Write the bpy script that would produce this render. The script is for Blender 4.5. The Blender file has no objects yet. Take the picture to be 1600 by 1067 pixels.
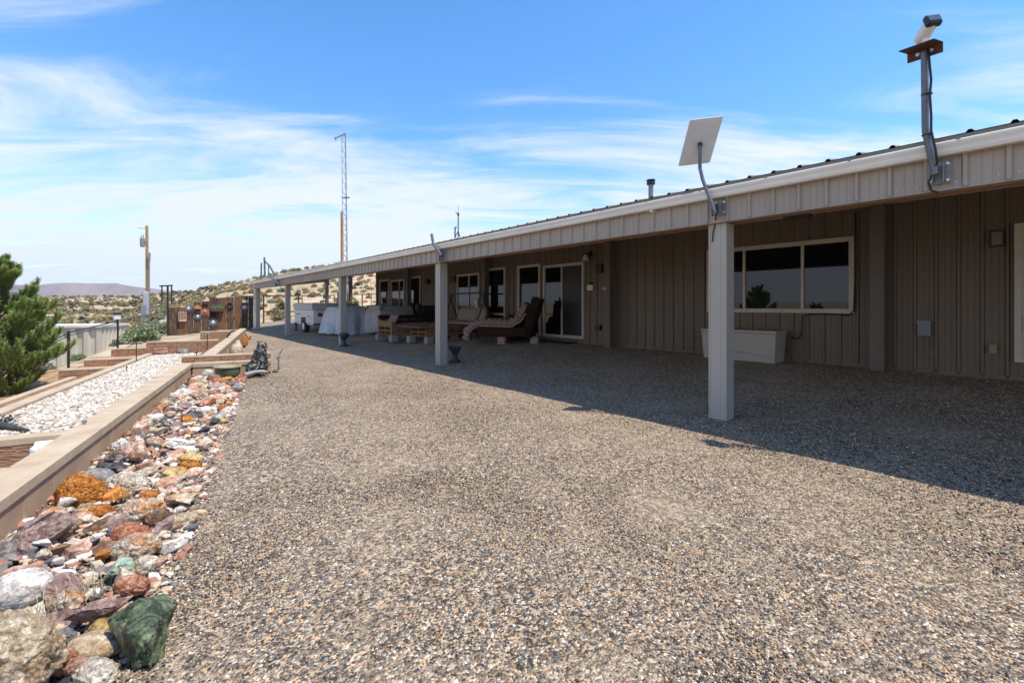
import bpy, math, random
import numpy as np
from mathutils import Vector, Matrix, noise
random.seed(7); rng = np.random.default_rng(7)
R = math.radians
scn = bpy.context.scene
COL = scn.collection
# ------------------------------------------------------------------ camera, sky, sun
TH = R(39.7); F = 711.0; HY = 478.0; CZ = 1.26
cd = bpy.data.cameras.new('camera'); cam = bpy.data.objects.new('camera', cd); COL.objects.link(cam)
cam.location = (0, 0, CZ); cam.rotation_euler = (R(90), 0, -TH)
cd.sensor_width = 36; cd.lens = 36*F/1600; cd.shift_y = -(533.5-HY)/1600
cd.clip_start = .05; cd.clip_end = 20000
scn.camera = cam
SUN = Vector((.20, -.40, 1.0)).normalized()
world = bpy.data.worlds.new('World'); scn.world = world; world.use_nodes = True
def build_world():
    nt = world.node_tree; nt.nodes.clear(); N = nt.nodes.new; L = nt.links.new
    out = N('ShaderNodeOutputWorld'); bg = N('ShaderNodeBackground'); bg.inputs[1].default_value = .14
    sky = N('ShaderNodeTexSky'); sky.sky_type = 'NISHITA'; sky.sun_disc = False
    sky.sun_elevation = math.asin(SUN.z); sky.sun_rotation = math.atan2(SUN.x, SUN.y)
    sky.altitude = 1400; sky.air_density = 1.0; sky.dust_density = .35; sky.ozone_density = 3.0
    hs = N('ShaderNodeHueSaturation'); hs.inputs['Saturation'].default_value = 1.23; hs.inputs['Value'].default_value = 1.8
    hs.inputs['Hue'].default_value = .498
    L(sky.outputs[0], hs.inputs['Color'])
    tc = N('ShaderNodeTexCoord'); sp = N('ShaderNodeSeparateXYZ'); L(tc.outputs['Generated'], sp.inputs[0])
    def m(op, a, b=None, c=None):
        n = N('ShaderNodeMath'); n.operation = op
        for i, v in enumerate((a, b, c)):
            if v is None: continue
            if isinstance(v, (int, float)): n.inputs[i].default_value = v
            else: L(v, n.inputs[i])
        return n.outputs[0]
    zz = m('ADD', m('MAXIMUM', sp.outputs[2], 0.0), .10)
    # turn the ground directions so that u runs across the view
    u = m('SUBTRACT', m('MULTIPLY', sp.outputs[0], math.cos(TH)), m('MULTIPLY', sp.outputs[1], math.sin(TH)))
    w = m('ADD', m('MULTIPLY', sp.outputs[0], math.sin(TH)), m('MULTIPLY', sp.outputs[1], math.cos(TH)))
    px = m('DIVIDE', u, zz); py = m('DIVIDE', w, zz)
    cb = N('ShaderNodeCombineXYZ'); L(px, cb.inputs[0]); L(py, cb.inputs[1])
    def nz(scale, det, rough, dist, loc, sx=1, sy=1, rot=0):
        mp = N('ShaderNodeMapping'); mp.inputs['Scale'].default_value = (sx, sy, 1); mp.inputs['Location'].default_value = loc
        mp.inputs['Rotation'].default_value = (0, 0, rot)
        n = N('ShaderNodeTexNoise'); n.inputs['Scale'].default_value = scale; n.inputs['Detail'].default_value = det
        n.inputs['Roughness'].default_value = rough; n.inputs['Distortion'].default_value = dist
        L(cb.outputs[0], mp.inputs[0]); L(mp.outputs[0], n.inputs['Vector']); return n.outputs[0]
    big = nz(.42, 3, .5, .6, (4.3, 1.1, 0), .45, 1.0, .12)
    fine = nz(1.5, 10, .62, .7, (1.3, 6.2, 0), .55, 1.5, .1)
    f = m('ADD', m('MULTIPLY', big, .50), m('MULTIPLY', fine, .62))
    # more cloud low down and to the left, clear overhead
    low = N('ShaderNodeMapRange'); low.inputs[1].default_value = .10; low.inputs[2].default_value = .52
    low.inputs[3].default_value = .13; low.inputs[4].default_value = -.15; L(sp.outputs[2], low.inputs[0])
    left = m('MULTIPLY', u, -.07)
    f = m('ADD', m('ADD', f, low.outputs[0]), left)
    rp = N('ShaderNodeMapRange'); rp.interpolation_type = 'SMOOTHSTEP'
    rp.inputs[1].default_value = .44; rp.inputs[2].default_value = .70; rp.inputs[3].default_value = 0; rp.inputs[4].default_value = .92
    L(f, rp.inputs[0])
    mx = N('ShaderNodeMix'); mx.data_type = 'RGBA'
    L(rp.outputs[0], mx.inputs[0]); L(hs.outputs[0], mx.inputs[6]); mx.inputs[7].default_value = (5.7, 6.0, 6.5, 1)
    L(mx.outputs[2], bg.inputs[0]); L(bg.outputs[0], out.inputs[0])
build_world()
sd = bpy.data.lights.new('sun', 'SUN'); sd.energy = 4.6; sd.angle = R(.5); sd.color = (1, .95, .86)
sun = bpy.data.objects.new('sun', sd); COL.objects.link(sun)
sun.rotation_euler = SUN.to_track_quat('Z', 'Y').to_euler()
scn.view_settings.view_transform = 'Standard'; scn.view_settings.look = 'None'
scn.view_settings.exposure = .29; scn.view_settings.gamma = 1
scn.cycles.max_bounces = 6; scn.cycles.diffuse_bounces = 3; scn.cycles.volume_bounces = 0

# ------------------------------------------------------------------ pixel -> place
def pt(x, y, X=None, Y=None, z=None, Z=None):
    a = (x-800)/F; b = (HY-y)/F
    d = (math.sin(TH)+a*math.cos(TH), math.cos(TH)-a*math.sin(TH), b)
    if X is not None: t = X/d[0]
    elif Y is not None: t = Y/d[1]
    elif z is not None: t = (z-CZ)/d[2]
    else: t = Z
    return Vector((d[0]*t, d[1]*t, CZ+d[2]*t))
def proj(p):
    Zc = p[0]*math.sin(TH)+p[1]*math.cos(TH); Lc = p[0]*math.cos(TH)-p[1]*math.sin(TH)
    return 800+F*Lc/Zc, HY-F*(p[2]-CZ)/Zc
def sstep(a, b, x):
    t = min(1, max(0, (x-a)/(b-a))); return t*t*(3-2*t)
def gz(X): return .30*sstep(4.9, 8.5, X)
O0 = (-.44, 3.94)
def WP(s, n, z=0.0): return Vector((O0[0]+.207*s-.978*n, O0[1]+.978*s+.207*n, z))
def SN(X, Y):
    dx, dy = X-O0[0], Y-O0[1]; return .207*dx+.978*dy, -.978*dx+.207*dy

# ------------------------------------------------------------------ mesh tools
class MB:
    def __init__(s): s.v = []; s.f = []
    def add(s, vs, fs, M=None):
        k = len(s.v)
        s.v += [tuple(M @ Vector(p)) if M is not None else tuple(p) for p in vs]
        s.f += [tuple(i+k for i in f) for f in fs]; return s
    def box(s, x0, x1, y0, y1, z0, z1, M=None):
        vs = [(x, y, z) for z in (z0, z1) for y in (y0, y1) for x in (x0, x1)]
        return s.add(vs, [(0,2,3,1),(4,5,7,6),(0,1,5,4),(2,6,7,3),(0,4,6,2),(1,3,7,5)], M)
    def wbox(s, s0, s1, n0, n1, z0, z1):        # box in the frame of the long wall
        vs = [WP(a, b, z) for z in (z0, z1) for b in (n0, n1) for a in (s0, s1)]
        return s.add(vs, [(0,1,3,2),(4,6,7,5),(0,4,5,1),(2,3,7,6),(0,2,6,4),(1,5,7,3)])
    def tube(s, pts, r, n=8, cap=True):
        pts = [Vector(p) for p in pts]; rs = r if isinstance(r, (list, tuple)) else [r]*len(pts)
        k = len(s.v); up = None
        for i, p in enumerate(pts):
            t = (pts[min(i+1, len(pts)-1)]-pts[max(i-1, 0)]).normalized()
            if up is None: up = Vector((0, 0, 1)) if abs(t.z) < .9 else Vector((1, 0, 0))
            a = t.cross(up).normalized(); b = a.cross(t).normalized(); up = b
            for j in range(n):
                w = 2*math.pi*(j+.5)/n; q = p+a*(math.cos(w)*rs[i])+b*(math.sin(w)*rs[i]); s.v.append(tuple(q))
        for i in range(len(pts)-1):
            for j in range(n):
                s.f.append((k+i*n+j, k+i*n+(j+1) % n, k+(i+1)*n+(j+1) % n, k+(i+1)*n+j))
        if cap:
            s.f.append(tuple(k+j for j in range(n))[::-1]); s.f.append(tuple(k+(len(pts)-1)*n+j for j in range(n)))
        return s
    def bar(s, a, b, w, h=None, up=(0, 0, 1)):
        a, b = Vector(a), Vector(b); h = h or w; t = (b-a).normalized(); u = Vector(up)
        if abs(t.dot(u)) > .98: u = Vector((0, 1, 0))
        x = t.cross(u).normalized(); y = x.cross(t)
        vs = [p+x*i*w/2+y*j*h/2 for p in (a, b) for i, j in ((-1,-1),(1,-1),(1,1),(-1,1))]
        return s.add(vs, [(0,3,2,1),(4,5,6,7),(0,1,5,4),(1,2,6,5),(2,3,7,6),(3,0,4,7)])
    def lathe(s, prof, n=24, c=(0, 0, 0)):
        k = len(s.v)
        for r_, z in prof:
            for j in range(n):
                w = 2*math.pi*j/n; s.v.append((c[0]+r_*math.cos(w), c[1]+r_*math.sin(w), c[2]+z))
        for i in range(len(prof)-1):
            for j in range(n): s.f.append((k+i*n+j, k+i*n+(j+1) % n, k+(i+1)*n+(j+1) % n, k+(i+1)*n+j))
        s.f.append(tuple(k+j for j in range(n))[::-1]); s.f.append(tuple(k+(len(prof)-1)*n+j for j in range(n)))
        return s
    def prism(s, poly, y0, y1, M=None):          # polygon in XZ drawn out along Y
        n = len(poly); vs = [(x, y0, z) for x, z in poly]+[(x, y1, z) for x, z in poly]
        return s.add(vs, [tuple(range(n)), tuple(range(2*n-1, n-1, -1))]+[(i, i+n, (i+1) % n+n, (i+1) % n) for i in range(n)], M)
WM = {}
def obj(name, b, mat, parent=None, smooth=False, bevel=0, local=False):
    me = bpy.data.meshes.new(name); vs = b.v
    o = bpy.data.objects.new(name, me); COL.objects.link(o)
    if parent is not None:
        o.parent = parent; WM[o.name] = WM[parent.name]
        if not local:
            inv = WM[parent.name].inverted(); vs = [tuple(inv @ Vector(p)) for p in vs]
    else:
        A = np.array(vs); c = ((A[:, 0].min()+A[:, 0].max())/2, (A[:, 1].min()+A[:, 1].max())/2, A[:, 2].min())
        o.location = c; WM[o.name] = Matrix.Translation(c); vs = (A-np.array(c)).tolist()
    me.from_pydata(vs, [], b.f); me.update()
    if mat: me.materials.append(mat)
    if smooth:
        me.polygons.foreach_set('use_smooth', [True]*len(me.polygons))
        if smooth != 'all':
            try: me.set_sharp_from_angle(angle=R(40))
            except Exception: pass
    if bevel:
        m = o.modifiers.new('bevel', 'BEVEL'); m.width = bevel; m.segments = 2; m.limit_method = 'ANGLE'
    return o
def npobj(name, V, Fc, mat, smooth=False, parent=None):   # big meshes from arrays
    me = bpy.data.meshes.new(name); k = Fc.shape[1]
    me.vertices.add(len(V)); me.vertices.foreach_set('co', V.astype(np.float32).ravel())
    me.loops.add(Fc.size); me.loops.foreach_set('vertex_index', Fc.astype(np.int32).ravel())
    me.polygons.add(len(Fc)); me.polygons.foreach_set('loop_start', np.arange(0, Fc.size, k, dtype=np.int32))
    me.polygons.foreach_set('loop_total', np.full(len(Fc), k, dtype=np.int32))
    me.polygons.foreach_set('use_smooth', np.full(len(Fc), smooth)); me.update(calc_edges=True)
    me.materials.append(mat); o = bpy.data.objects.new(name, me); COL.objects.link(o)
    if parent is not None: o.parent = parent
    WM[o.name] = Matrix.Identity(4); return o
def tag(o, label=None, cat=None, group=None, kind=None):
    if label: o['label'] = label
    if cat: o['category'] = cat
    if group: o['group'] = group
    if kind: o['kind'] = kind
    return o
def thing(name, label, cat, loc=(0, 0, 0), rz=0, group=None):
    o = bpy.data.objects.new(name, None); COL.objects.link(o); o.empty_display_size = .2
    o.location = loc; o.rotation_euler = (0, 0, rz); WM[o.name] = Matrix.Translation(loc) @ Matrix.Rotation(rz, 4, 'Z')
    return tag(o, label, cat, group)
def dup(root, loc, rz=0, label=None, group=None, scale=None):
    def cp(o, par):
        c = o.copy(); COL.objects.link(c)
        if par is not None: c.parent = par
        for ch in o.children: cp(ch, c)
        return c
    r = cp(root, None); r.location = loc; r.rotation_euler = (0, 0, rz)
    if scale: r.scale = scale
    if label: r['label'] = label
    if group: r['group'] = group
    return r
# ------------------------------------------------------------------ materials
def srgb(r, g, b): return tuple(((c/255)/12.92 if c/255 <= .04045 else ((c/255+.055)/1.055)**2.4) for c in (r, g, b))
def mat(name, c1, c2=None, scale=4, rough=.7, metal=0, bump=0, bscale=None, det=6, stretch=(1, 1, 1), c3=None, ramp=(.35, .65), spec=.5, vor=False, bdist=.01, coord='Object'):
    m = bpy.data.materials.new(name); m.use_nodes = True; nt = m.node_tree; N = nt.nodes.new; L = nt.links.new
    p = nt.nodes['Principled BSDF']; p.inputs['Base Color'].default_value = (*c1, 1); p.inputs['Roughness'].default_value = rough
    p.inputs['Metallic'].default_value = metal; p.inputs['Specular IOR Level'].default_value = spec
    if c2 or bump:
        tc = N('ShaderNodeTexCoord'); mp = N('ShaderNodeMapping'); mp.inputs['Scale'].default_value = stretch
        L(tc.outputs[coord], mp.inputs[0])
    if c2:
        t = N('ShaderNodeTexNoise'); t.inputs['Scale'].default_value = scale; t.inputs['Detail'].default_value = det; t.inputs['Roughness'].default_value = .6
        L(mp.outputs[0], t.inputs['Vector']); r = N('ShaderNodeValToRGB'); e = r.color_ramp.elements
        e[0].position = ramp[0]; e[0].color = (*c1, 1); e[1].position = ramp[1]; e[1].color = (*c2, 1)
        if c3: q = e.new((ramp[0]+ramp[1])/2); q.color = (*c3, 1)
        L(t.outputs[0], r.inputs[0]); L(r.outputs[0], p.inputs['Base Color'])
    if bump:
        t2 = N('ShaderNodeTexVoronoi') if vor else N('ShaderNodeTexNoise'); t2.inputs['Scale'].default_value = bscale or scale*3
        if not vor: t2.inputs['Detail'].default_value = 8
        L(mp.outputs[0], t2.inputs['Vector']); bp = N('ShaderNodeBump'); bp.inputs['Strength'].default_value = bump; bp.inputs['Distance'].default_value = bdist
        L(t2.outputs[0], bp.inputs['Height']); L(bp.outputs[0], p.inputs['Normal'])
    return m
PEB = [(0, (.032, .03, .03)), (.18, (.14, .12, .105)), (.29, (.40, .30, .20)), (.43, (.085, .07, .06)), (.54, (.50, .36, .22)), (.64, (.25, .18, .12)), (.71, (.54, .31, .145)), (.79, (.19, .175, .16)), (.86, (.56, .43, .29)), (.945, (.32, .14, .075)), (.972, (.76, .69, .57))]
def ramp_of(N, stops, interp='CONSTANT'):
    r = N('ShaderNodeValToRGB'); r.color_ramp.interpolation = interp; e = r.color_ramp.elements
    e[0].position = stops[0][0]; e[0].color = (*stops[0][1], 1); e[1].position = stops[1][0]; e[1].color = (*stops[1][1], 1)
    for q, c in stops[2:]: k = e.new(q); k.color = (*c, 1)
    return r
def gravel_mat():
    m = bpy.data.materials.new('gravel'); m.use_nodes = True; nt = m.node_tree; N = nt.nodes.new; L = nt.links.new
    p = nt.nodes['Principled BSDF']; p.inputs['Roughness'].default_value = .85; p.inputs['Specular IOR Level'].default_value = .25
    g = N('ShaderNodeNewGeometry'); 
    nw = N('ShaderNodeTexNoise'); nw.inputs['Scale'].default_value = 40; L(g.outputs['Position'], nw.inputs['Vector'])
    ad = N('ShaderNodeMix'); ad.data_type = 'VECTOR'; ad.inputs[0].default_value = .012; L(g.outputs['Position'], ad.inputs[4]); L(nw.outputs['Color'], ad.inputs[5])
    v = N('ShaderNodeTexVoronoi'); v.inputs['Scale'].default_value = 105; L(ad.outputs[1], v.inputs['Vector'])
    sp = N('ShaderNodeSeparateColor'); L(v.outputs['Color'], sp.inputs[0])
    r = ramp_of(N, PEB); L(sp.outputs[0], r.inputs[0])
    # sandy fines in uneven patches
    big = N('ShaderNodeTexNoise'); big.inputs['Scale'].default_value = .9; big.inputs['Detail'].default_value = 7; big.inputs['Roughness'].default_value = .65; L(g.outputs['Position'], big.inputs['Vector'])
    fn = N('ShaderNodeTexNoise'); fn.inputs['Scale'].default_value = 55; fn.inputs['Detail'].default_value = 4; L(g.outputs['Position'], fn.inputs['Vector'])
    s = N('ShaderNodeMath'); s.operation = 'MULTIPLY_ADD'; s.inputs[1].default_value = .45; L(fn.outputs[0], s.inputs[0]); L(big.outputs[0], s.inputs[2])
    mr = N('ShaderNodeMapRange'); mr.inputs[1].default_value = .69; mr.inputs[2].default_value = .88; mr.inputs[3].default_value = .10; mr.inputs[4].default_value = .85; L(s.outputs[0], mr.inputs[0])
    mx = N('ShaderNodeMix'); mx.data_type = 'RGBA'; L(mr.outputs[0], mx.inputs[0]); L(r.outputs[0], mx.inputs[6]); mx.inputs[7].default_value = (.40, .30, .20, 1)
    vb = N('ShaderNodeTexVoronoi'); vb.inputs['Scale'].default_value = 42; L(g.outputs['Position'], vb.inputs['Vector']); s2 = N('ShaderNodeSeparateColor'); L(vb.outputs['Color'], s2.inputs[0])
    m2 = N('ShaderNodeMapRange'); m2.inputs[3].default_value = .5; m2.inputs[4].default_value = 1.65; L(s2.outputs[1], m2.inputs[0])
    mz = N('ShaderNodeMix'); mz.data_type = 'RGBA'; mz.blend_type = 'MULTIPLY'; mz.inputs[0].default_value = .8; L(mx.outputs[2], mz.inputs[6]); L(m2.outputs[0], mz.inputs[7]); L(mz.outputs[2], p.inputs['Base Color'])
    bp = N('ShaderNodeBump'); bp.invert = True; bp.inputs['Strength'].default_value = 1; bp.inputs['Distance'].default_value = .012; L(v.outputs['Distance'], bp.inputs['Height']); L(bp.outputs[0], p.inputs['Normal'])
    return m
def island_mat(name, stops, rough=.8, interp='CONSTANT', bump=0, bscale=200, spec=.3, blotch=0):
    m = bpy.data.materials.new(name); m.use_nodes = True; nt = m.node_tree; N = nt.nodes.new; L = nt.links.new
    p = nt.nodes['Principled BSDF']; p.inputs['Roughness'].default_value = rough; p.inputs['Specular IOR Level'].default_value = spec
    g = N('ShaderNodeNewGeometry'); r = ramp_of(N, stops, interp); L(g.outputs['Random Per Island'], r.inputs[0])
    src = r.outputs[0]
    if blotch:
        t = N('ShaderNodeTexNoise'); t.inputs['Scale'].default_value = blotch; t.inputs['Detail'].default_value = 5; L(g.outputs['Position'], t.inputs['Vector'])
        mr = N('ShaderNodeMapRange'); mr.inputs[1].default_value = .3; mr.inputs[2].default_value = .7; mr.inputs[3].default_value = .75; mr.inputs[4].default_value = 1.2; L(t.outputs[0], mr.inputs[0])
        mm = N('ShaderNodeMix'); mm.data_type = 'RGBA'; mm.blend_type = 'MULTIPLY'; mm.inputs[0].default_value = 1; L(src, mm.inputs[6]); L(mr.outputs[0], mm.inputs[7]); src = mm.outputs[2]
    L(src, p.inputs['Base Color'])
    return m
M = {}
M['gravel'] = gravel_mat()
M['pebble'] = island_mat('pebble', PEB, blotch=120)
M['white_stone'] = island_mat('white_stone', [(0, (.56, .48, .37)), (.2, (.66, .59, .49)), (.42, (.46, .36, .25)), (.55, (.72, .66, .57)), (.75, (.58, .47, .35)), (.9, (.34, .27, .20))], rough=.6, blotch=60)
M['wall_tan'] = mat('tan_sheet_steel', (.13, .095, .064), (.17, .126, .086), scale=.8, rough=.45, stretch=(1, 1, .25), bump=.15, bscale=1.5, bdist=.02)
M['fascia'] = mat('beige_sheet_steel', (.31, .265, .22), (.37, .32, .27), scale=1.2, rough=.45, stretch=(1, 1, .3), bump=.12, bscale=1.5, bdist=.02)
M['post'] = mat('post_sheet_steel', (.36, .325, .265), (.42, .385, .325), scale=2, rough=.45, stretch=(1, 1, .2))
M['trim'] = mat('cream_trim', (.50, .45, .37), (.58, .53, .45), scale=3, rough=.4)
M['gutter'] = mat('gutter_white', (.66, .63, .57), (.75, .72, .66), scale=1.5, rough=.35)
M['roof'] = mat('roof_green_brown', (.16, .145, .10), (.22, .20, .15), scale=2, rough=.5, metal=.2)
M['screw'] = mat('screw', (.35, .34, .33), rough=.35, metal=.7)
M['galv'] = mat('galvanised', (.20, .205, .21), (.30, .305, .31), scale=30, rough=.6, metal=.5)
M['pipe_grey'] = mat('grey_pipe', (.12, .12, .13), (.17, .17, .18), scale=20, rough=.45, metal=.5)
M['black'] = mat('black_paint', (.012, .012, .013), (.022, .022, .024), scale=20, rough=.4)
M['cable'] = mat('black_cable', (.01, .01, .01), rough=.45)
M['beam'] = mat('redwood_beam', (.30, .105, .032), (.44, .17, .055), scale=3, rough=.7, stretch=(8, .6, 8))
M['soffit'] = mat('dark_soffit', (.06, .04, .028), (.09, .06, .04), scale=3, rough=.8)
M['glass'] = mat('window_glass', (.006, .006, .007), rough=.02, spec=.6)
M['screen'] = mat('insect_screen', (.03, .03, .033), rough=.35, spec=.3, bump=.1, bscale=900)
M['white'] = mat('white_paint', (.74, .74, .73), (.80, .80, .79), scale=5, rough=.4)
M['plastic_white'] = mat('white_plastic', (.66, .66, .65), (.72, .72, .71), scale=8, rough=.35)
M['cap'] = mat('wall_cap', (.40, .285, .175), (.56, .435, .30), scale=4, rough=.95, bump=.5, bscale=90, bdist=.006, c3=(.49, .365, .24), ramp=(.3, .7))
M['block'] = mat('tan_block', (.38, .24, .14), (.50, .34, .215), scale=3, rough=.9, bump=.3, bscale=90, bdist=.005)
M['split'] = mat('split_face_block', (.24, .12, .065), (.46, .25, .15), scale=9, rough=.95, bump=1, bscale=22, bdist=.03, stretch=(1, 1, 2.5), ramp=(.3, .7))
M['concrete'] = mat('pale_concrete', (.60, .57, .52), (.70, .67, .62), scale=8, rough=.9)
M['dirt'] = mat('orange_dirt', (.24, .12, .045), (.46, .28, .13), scale=6, rough=.95, bump=.4, bscale=40)
M['plank'] = mat('weathered_plank', (.04, .024, .016), (.25, .135, .07), scale=3, rough=.85, stretch=(9, 9, .8), bump=.4, bscale=14, c3=(.08, .045, .028), ramp=(.3, .7))
M['plank2'] = mat('warm_plank', (.09, .042, .018), (.24, .12, .05), scale=3, rough=.85, stretch=(9, 9, .8), bump=.4, bscale=14)
M['pallet'] = mat('pallet_wood', (.17, .088, .035), (.34, .19, .085), scale=4, rough=.8, stretch=(1, 6, 6), bump=.3, bscale=20)
M['dark_wood'] = mat('dark_stained_wood', (.022, .012, .009), (.05, .024, .016), scale=4, rough=.95, spec=.15, stretch=(1, 6, 6))
M['cinder'] = mat('cinder_block', (.25, .235, .21), (.34, .32, .29), scale=30, rough=.95, bump=.5, bscale=120, bdist=.004)
M['cinder_red'] = mat('red_cinder_block', (.36, .20, .16), (.45, .27, .22), scale=30, rough=.95, bump=.5, bscale=120, bdist=.004)
M['tarp'] = mat('silver_tarp', (.42, .45, .50), (.56, .59, .64), scale=2, rough=.5, bump=.7, bscale=5, bdist=.08)
M['tarp2'] = mat('grey_cover', (.30, .30, .30), (.40, .40, .41), scale=2, rough=.6, bump=.4, bscale=6, bdist=.04)
M['blackcloth'] = mat('black_cover', (.012, .012, .014), (.025, .025, .027), scale=3, rough=.6, bump=.4, bscale=7, bdist=.03)
M['cushion_tan'] = mat('tan_cushion', (.30, .235, .175), (.36, .29, .22), scale=9, rough=.9)
M['urn'] = mat('dark_urn', (.022, .027, .032), (.05, .06, .07), scale=12, rough=.45)
M['glaze'] = mat('green_glaze', (.055, .085, .05), (.105, .14, .075), scale=6, rough=.25, c3=(.075, .105, .058))
M['rim'] = mat('tan_rim', (.36, .26, .15), (.44, .34, .21), scale=8, rough=.5)
M['rust'] = mat('rusty_steel', (.065, .022, .016), (.12, .04, .025), scale=12, rough=.8, metal=.2)
M['pole_wood'] = mat('utility_pole_wood', (.28, .155, .07), (.45, .27, .13), scale=4, rough=.9, stretch=(8, 8, .5))
M['bark'] = mat('pine_bark', (.09, .055, .035), (.19, .12, .075), scale=12, rough=.95, stretch=(1, 1, .3), bump=.6, bscale=30)
M['container'] = mat('shed_sheet_steel', (.42, .385, .30), (.56, .51, .41), scale=1.2, rough=.6, stretch=(1, 1, .4), c3=(.49, .44, .35))
M['deckbox'] = mat('beige_resin', (.40, .36, .32), (.45, .41, .37), scale=3, rough=.5)
M['red_lens'] = mat('red_lens', (.35, .01, .012), rough=.2)
M['tyre'] = mat('tyre_rubber', (.018, .018, .019), rough=.85)
M['teal'] = mat('teal_ball', (.03, .15, .16), rough=.4)
M['copper'] = mat('copper_sun', (.42, .17, .10), (.55, .26, .17), scale=20, rough=.5, metal=.3)
M['steel_bright'] = mat('bright_steel', (.60, .63, .68), rough=.3, metal=.5)
M['terra'] = mat('orange_wood', (.42, .16, .05), (.5, .22, .09), scale=12, rough=.8)
def stripe_mat():
    m = bpy.data.materials.new('striped_cushion'); m.use_nodes = True; nt = m.node_tree; N = nt.nodes.new; L = nt.links.new
    p = nt.nodes['Principled BSDF']; p.inputs['Roughness'].default_value = .9; p.inputs['Specular IOR Level'].default_value = .1
    tc = N('ShaderNodeTexCoord'); w = N('ShaderNodeTexWave'); w.bands_direction = 'DIAGONAL'; w.inputs['Scale'].default_value = 4.2; w.inputs['Distortion'].default_value = .6
    L(tc.outputs['Object'], w.inputs['Vector']); r = ramp_of(N, [(0, (.20, .10, .085)), (.3, (.40, .32, .26)), (.5, (.14, .075, .065)), (.6, (.42, .34, .28)), (.85, (.22, .12, .10))]); L(w.outputs[1], r.inputs[0]); L(r.outputs[0], p.inputs['Base Color'])
    return m
M['stripe'] = stripe_mat()
def terrain_mat():
    m = bpy.data.materials.new('desert_ground'); m.use_nodes = True; nt = m.node_tree; N = nt.nodes.new; L = nt.links.new
    p = nt.nodes['Principled BSDF']; p.inputs['Roughness'].default_value = .95; p.inputs['Specular IOR Level'].default_value = .1
    g = N('ShaderNodeNewGeometry')
    def noi(s, d=6):
        t = N('ShaderNodeTexNoise'); t.inputs['Scale'].default_value = s; t.inputs['Detail'].default_value = d; t.inputs['Roughness'].default_value = .6; L(g.outputs['Position'], t.inputs['Vector']); return t.outputs[0]
    r = ramp_of(N, [(.3, (.38, .27, .16)), (.45, (.48, .37, .245)), (.6, (.55, .43, .30)), (.70, (.44, .25, .12))], 'LINEAR'); L(noi(.09, 9), r.inputs[0])
    r2 = ramp_of(N, [(.47, (1, 1, 1)), (.56, (.62, .56, .40)), (.66, (.42, .38, .25))], 'LINEAR'); L(noi(.9, 10), r2.inputs[0])
    mm = N('ShaderNodeMix'); mm.data_type = 'RGBA'; mm.blend_type = 'MULTIPLY'; mm.inputs[0].default_value = .75; L(r.outputs[0], mm.inputs[6]); L(r2.outputs[0], mm.inputs[7])
    L(mm.outputs[2], p.inputs['Base Color'])
    bp = N('ShaderNodeBump'); bp.inputs['Strength'].default_value = .6; bp.inputs['Distance'].default_value = .15; L(noi(3, 10), bp.inputs['Height']); L(bp.outputs[0], p.inputs['Normal'])
    return m
M['terrain'] = terrain_mat()

# ------------------------------------------------------------------ terrain
def interp(x, xs, ys): return float(np.interp(x, xs, ys))
BP = [-180, -60, -20, 0, 1, 4.6, 6.8, 10.3, 12.8, 17, 21, 24, 40, 90, 180]
EPX = [13, 12, 12, 14, 16, 22, 31, 44, 52, 62, 66, 66, 40, 20, 13]
DD = [300, 300, 320, 300, 240, 150, 115, 100, 95, 90, 88, 88, 120, 250, 300]
def fn(x, y, s): return noise.noise(Vector((x*s, y*s, 3.7)))
def T(X, Y):
    d = math.hypot(X, Y); b = math.degrees(math.atan2(X, Y)); s, n = SN(X, Y)
    # the yard and its left flank
    zf = interp(Y, [-10, 5, 11.7, 16, 22, 30], [-1.6, -1.0, -.55, -.40, -.12, -.1])
    near = -.08 if n < 1.2 else (-.06+(zf+.06)*sstep(1.3, 2.4, n) if n < 2.4 else max(zf-.45*max(0, n-3.6), -1.9))
    if Y > 26 and n < 3: near = -.06
    if Y > 24 and n >= 1.2: near = near*(1-sstep(24, 30, Y))+(-.15-.12*max(0, n-2))*sstep(24, 30, Y)
    if near < -1.9: near = -1.9
    e = interp(b, BP, EPX); D = interp(b, BP, DD)
    ang = R(b)-TH; c = math.cos(ang) if abs(ang) < 1.2 else .4
    top = CZ+e*c/F*D
    d0 = 35
    if d <= d0: h = near
    else:
        t = min(1, (d-d0)/(D-d0)); h = near+(top-near)*(t**1.15)
        h += min(1, (d-d0)/25)*(fn(X, Y, .06)*.9*min(1, t*3)*(1-t*.6)+fn(X, Y, .25)*.22)
        if d > D: h = top+(d-D)*.001+fn(X, Y, .02)*1.2
        if d > D and e > 20: h = top-(d-D)*.03
    return max(h, -8)
def build_terrain():
    ra = [0, 1.5, 3]+list(np.arange(4, 34, .6))+[]
    x = 34.0
    while x < 3600: ra.append(x); x *= 1.018 if x < 140 else 1.07
    bs = list(np.arange(-180, -14, 4.0))+list(np.arange(-14, 28, .45))+list(np.arange(28, 180, 4.0))
    V = []; nb = len(bs)
    for r_ in ra:
        for b in bs:
            X = r_*math.sin(R(b)); Y = r_*math.cos(R(b)); V.append((X, Y, T(X, Y) if r_ < 1500 else -8))
    Fc = []
    for i in range(len(ra)-1):
        for j in range(nb):
            a = i*nb+j; c = i*nb+(j+1) % nb; Fc.append((a, c, c+nb, a+nb))
    o = npobj('ground', np.array(V), np.array(Fc), M['terrain'], True); tag(o, 'sandy desert ground rising to a low hill', kind='structure')
build_terrain()
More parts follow.
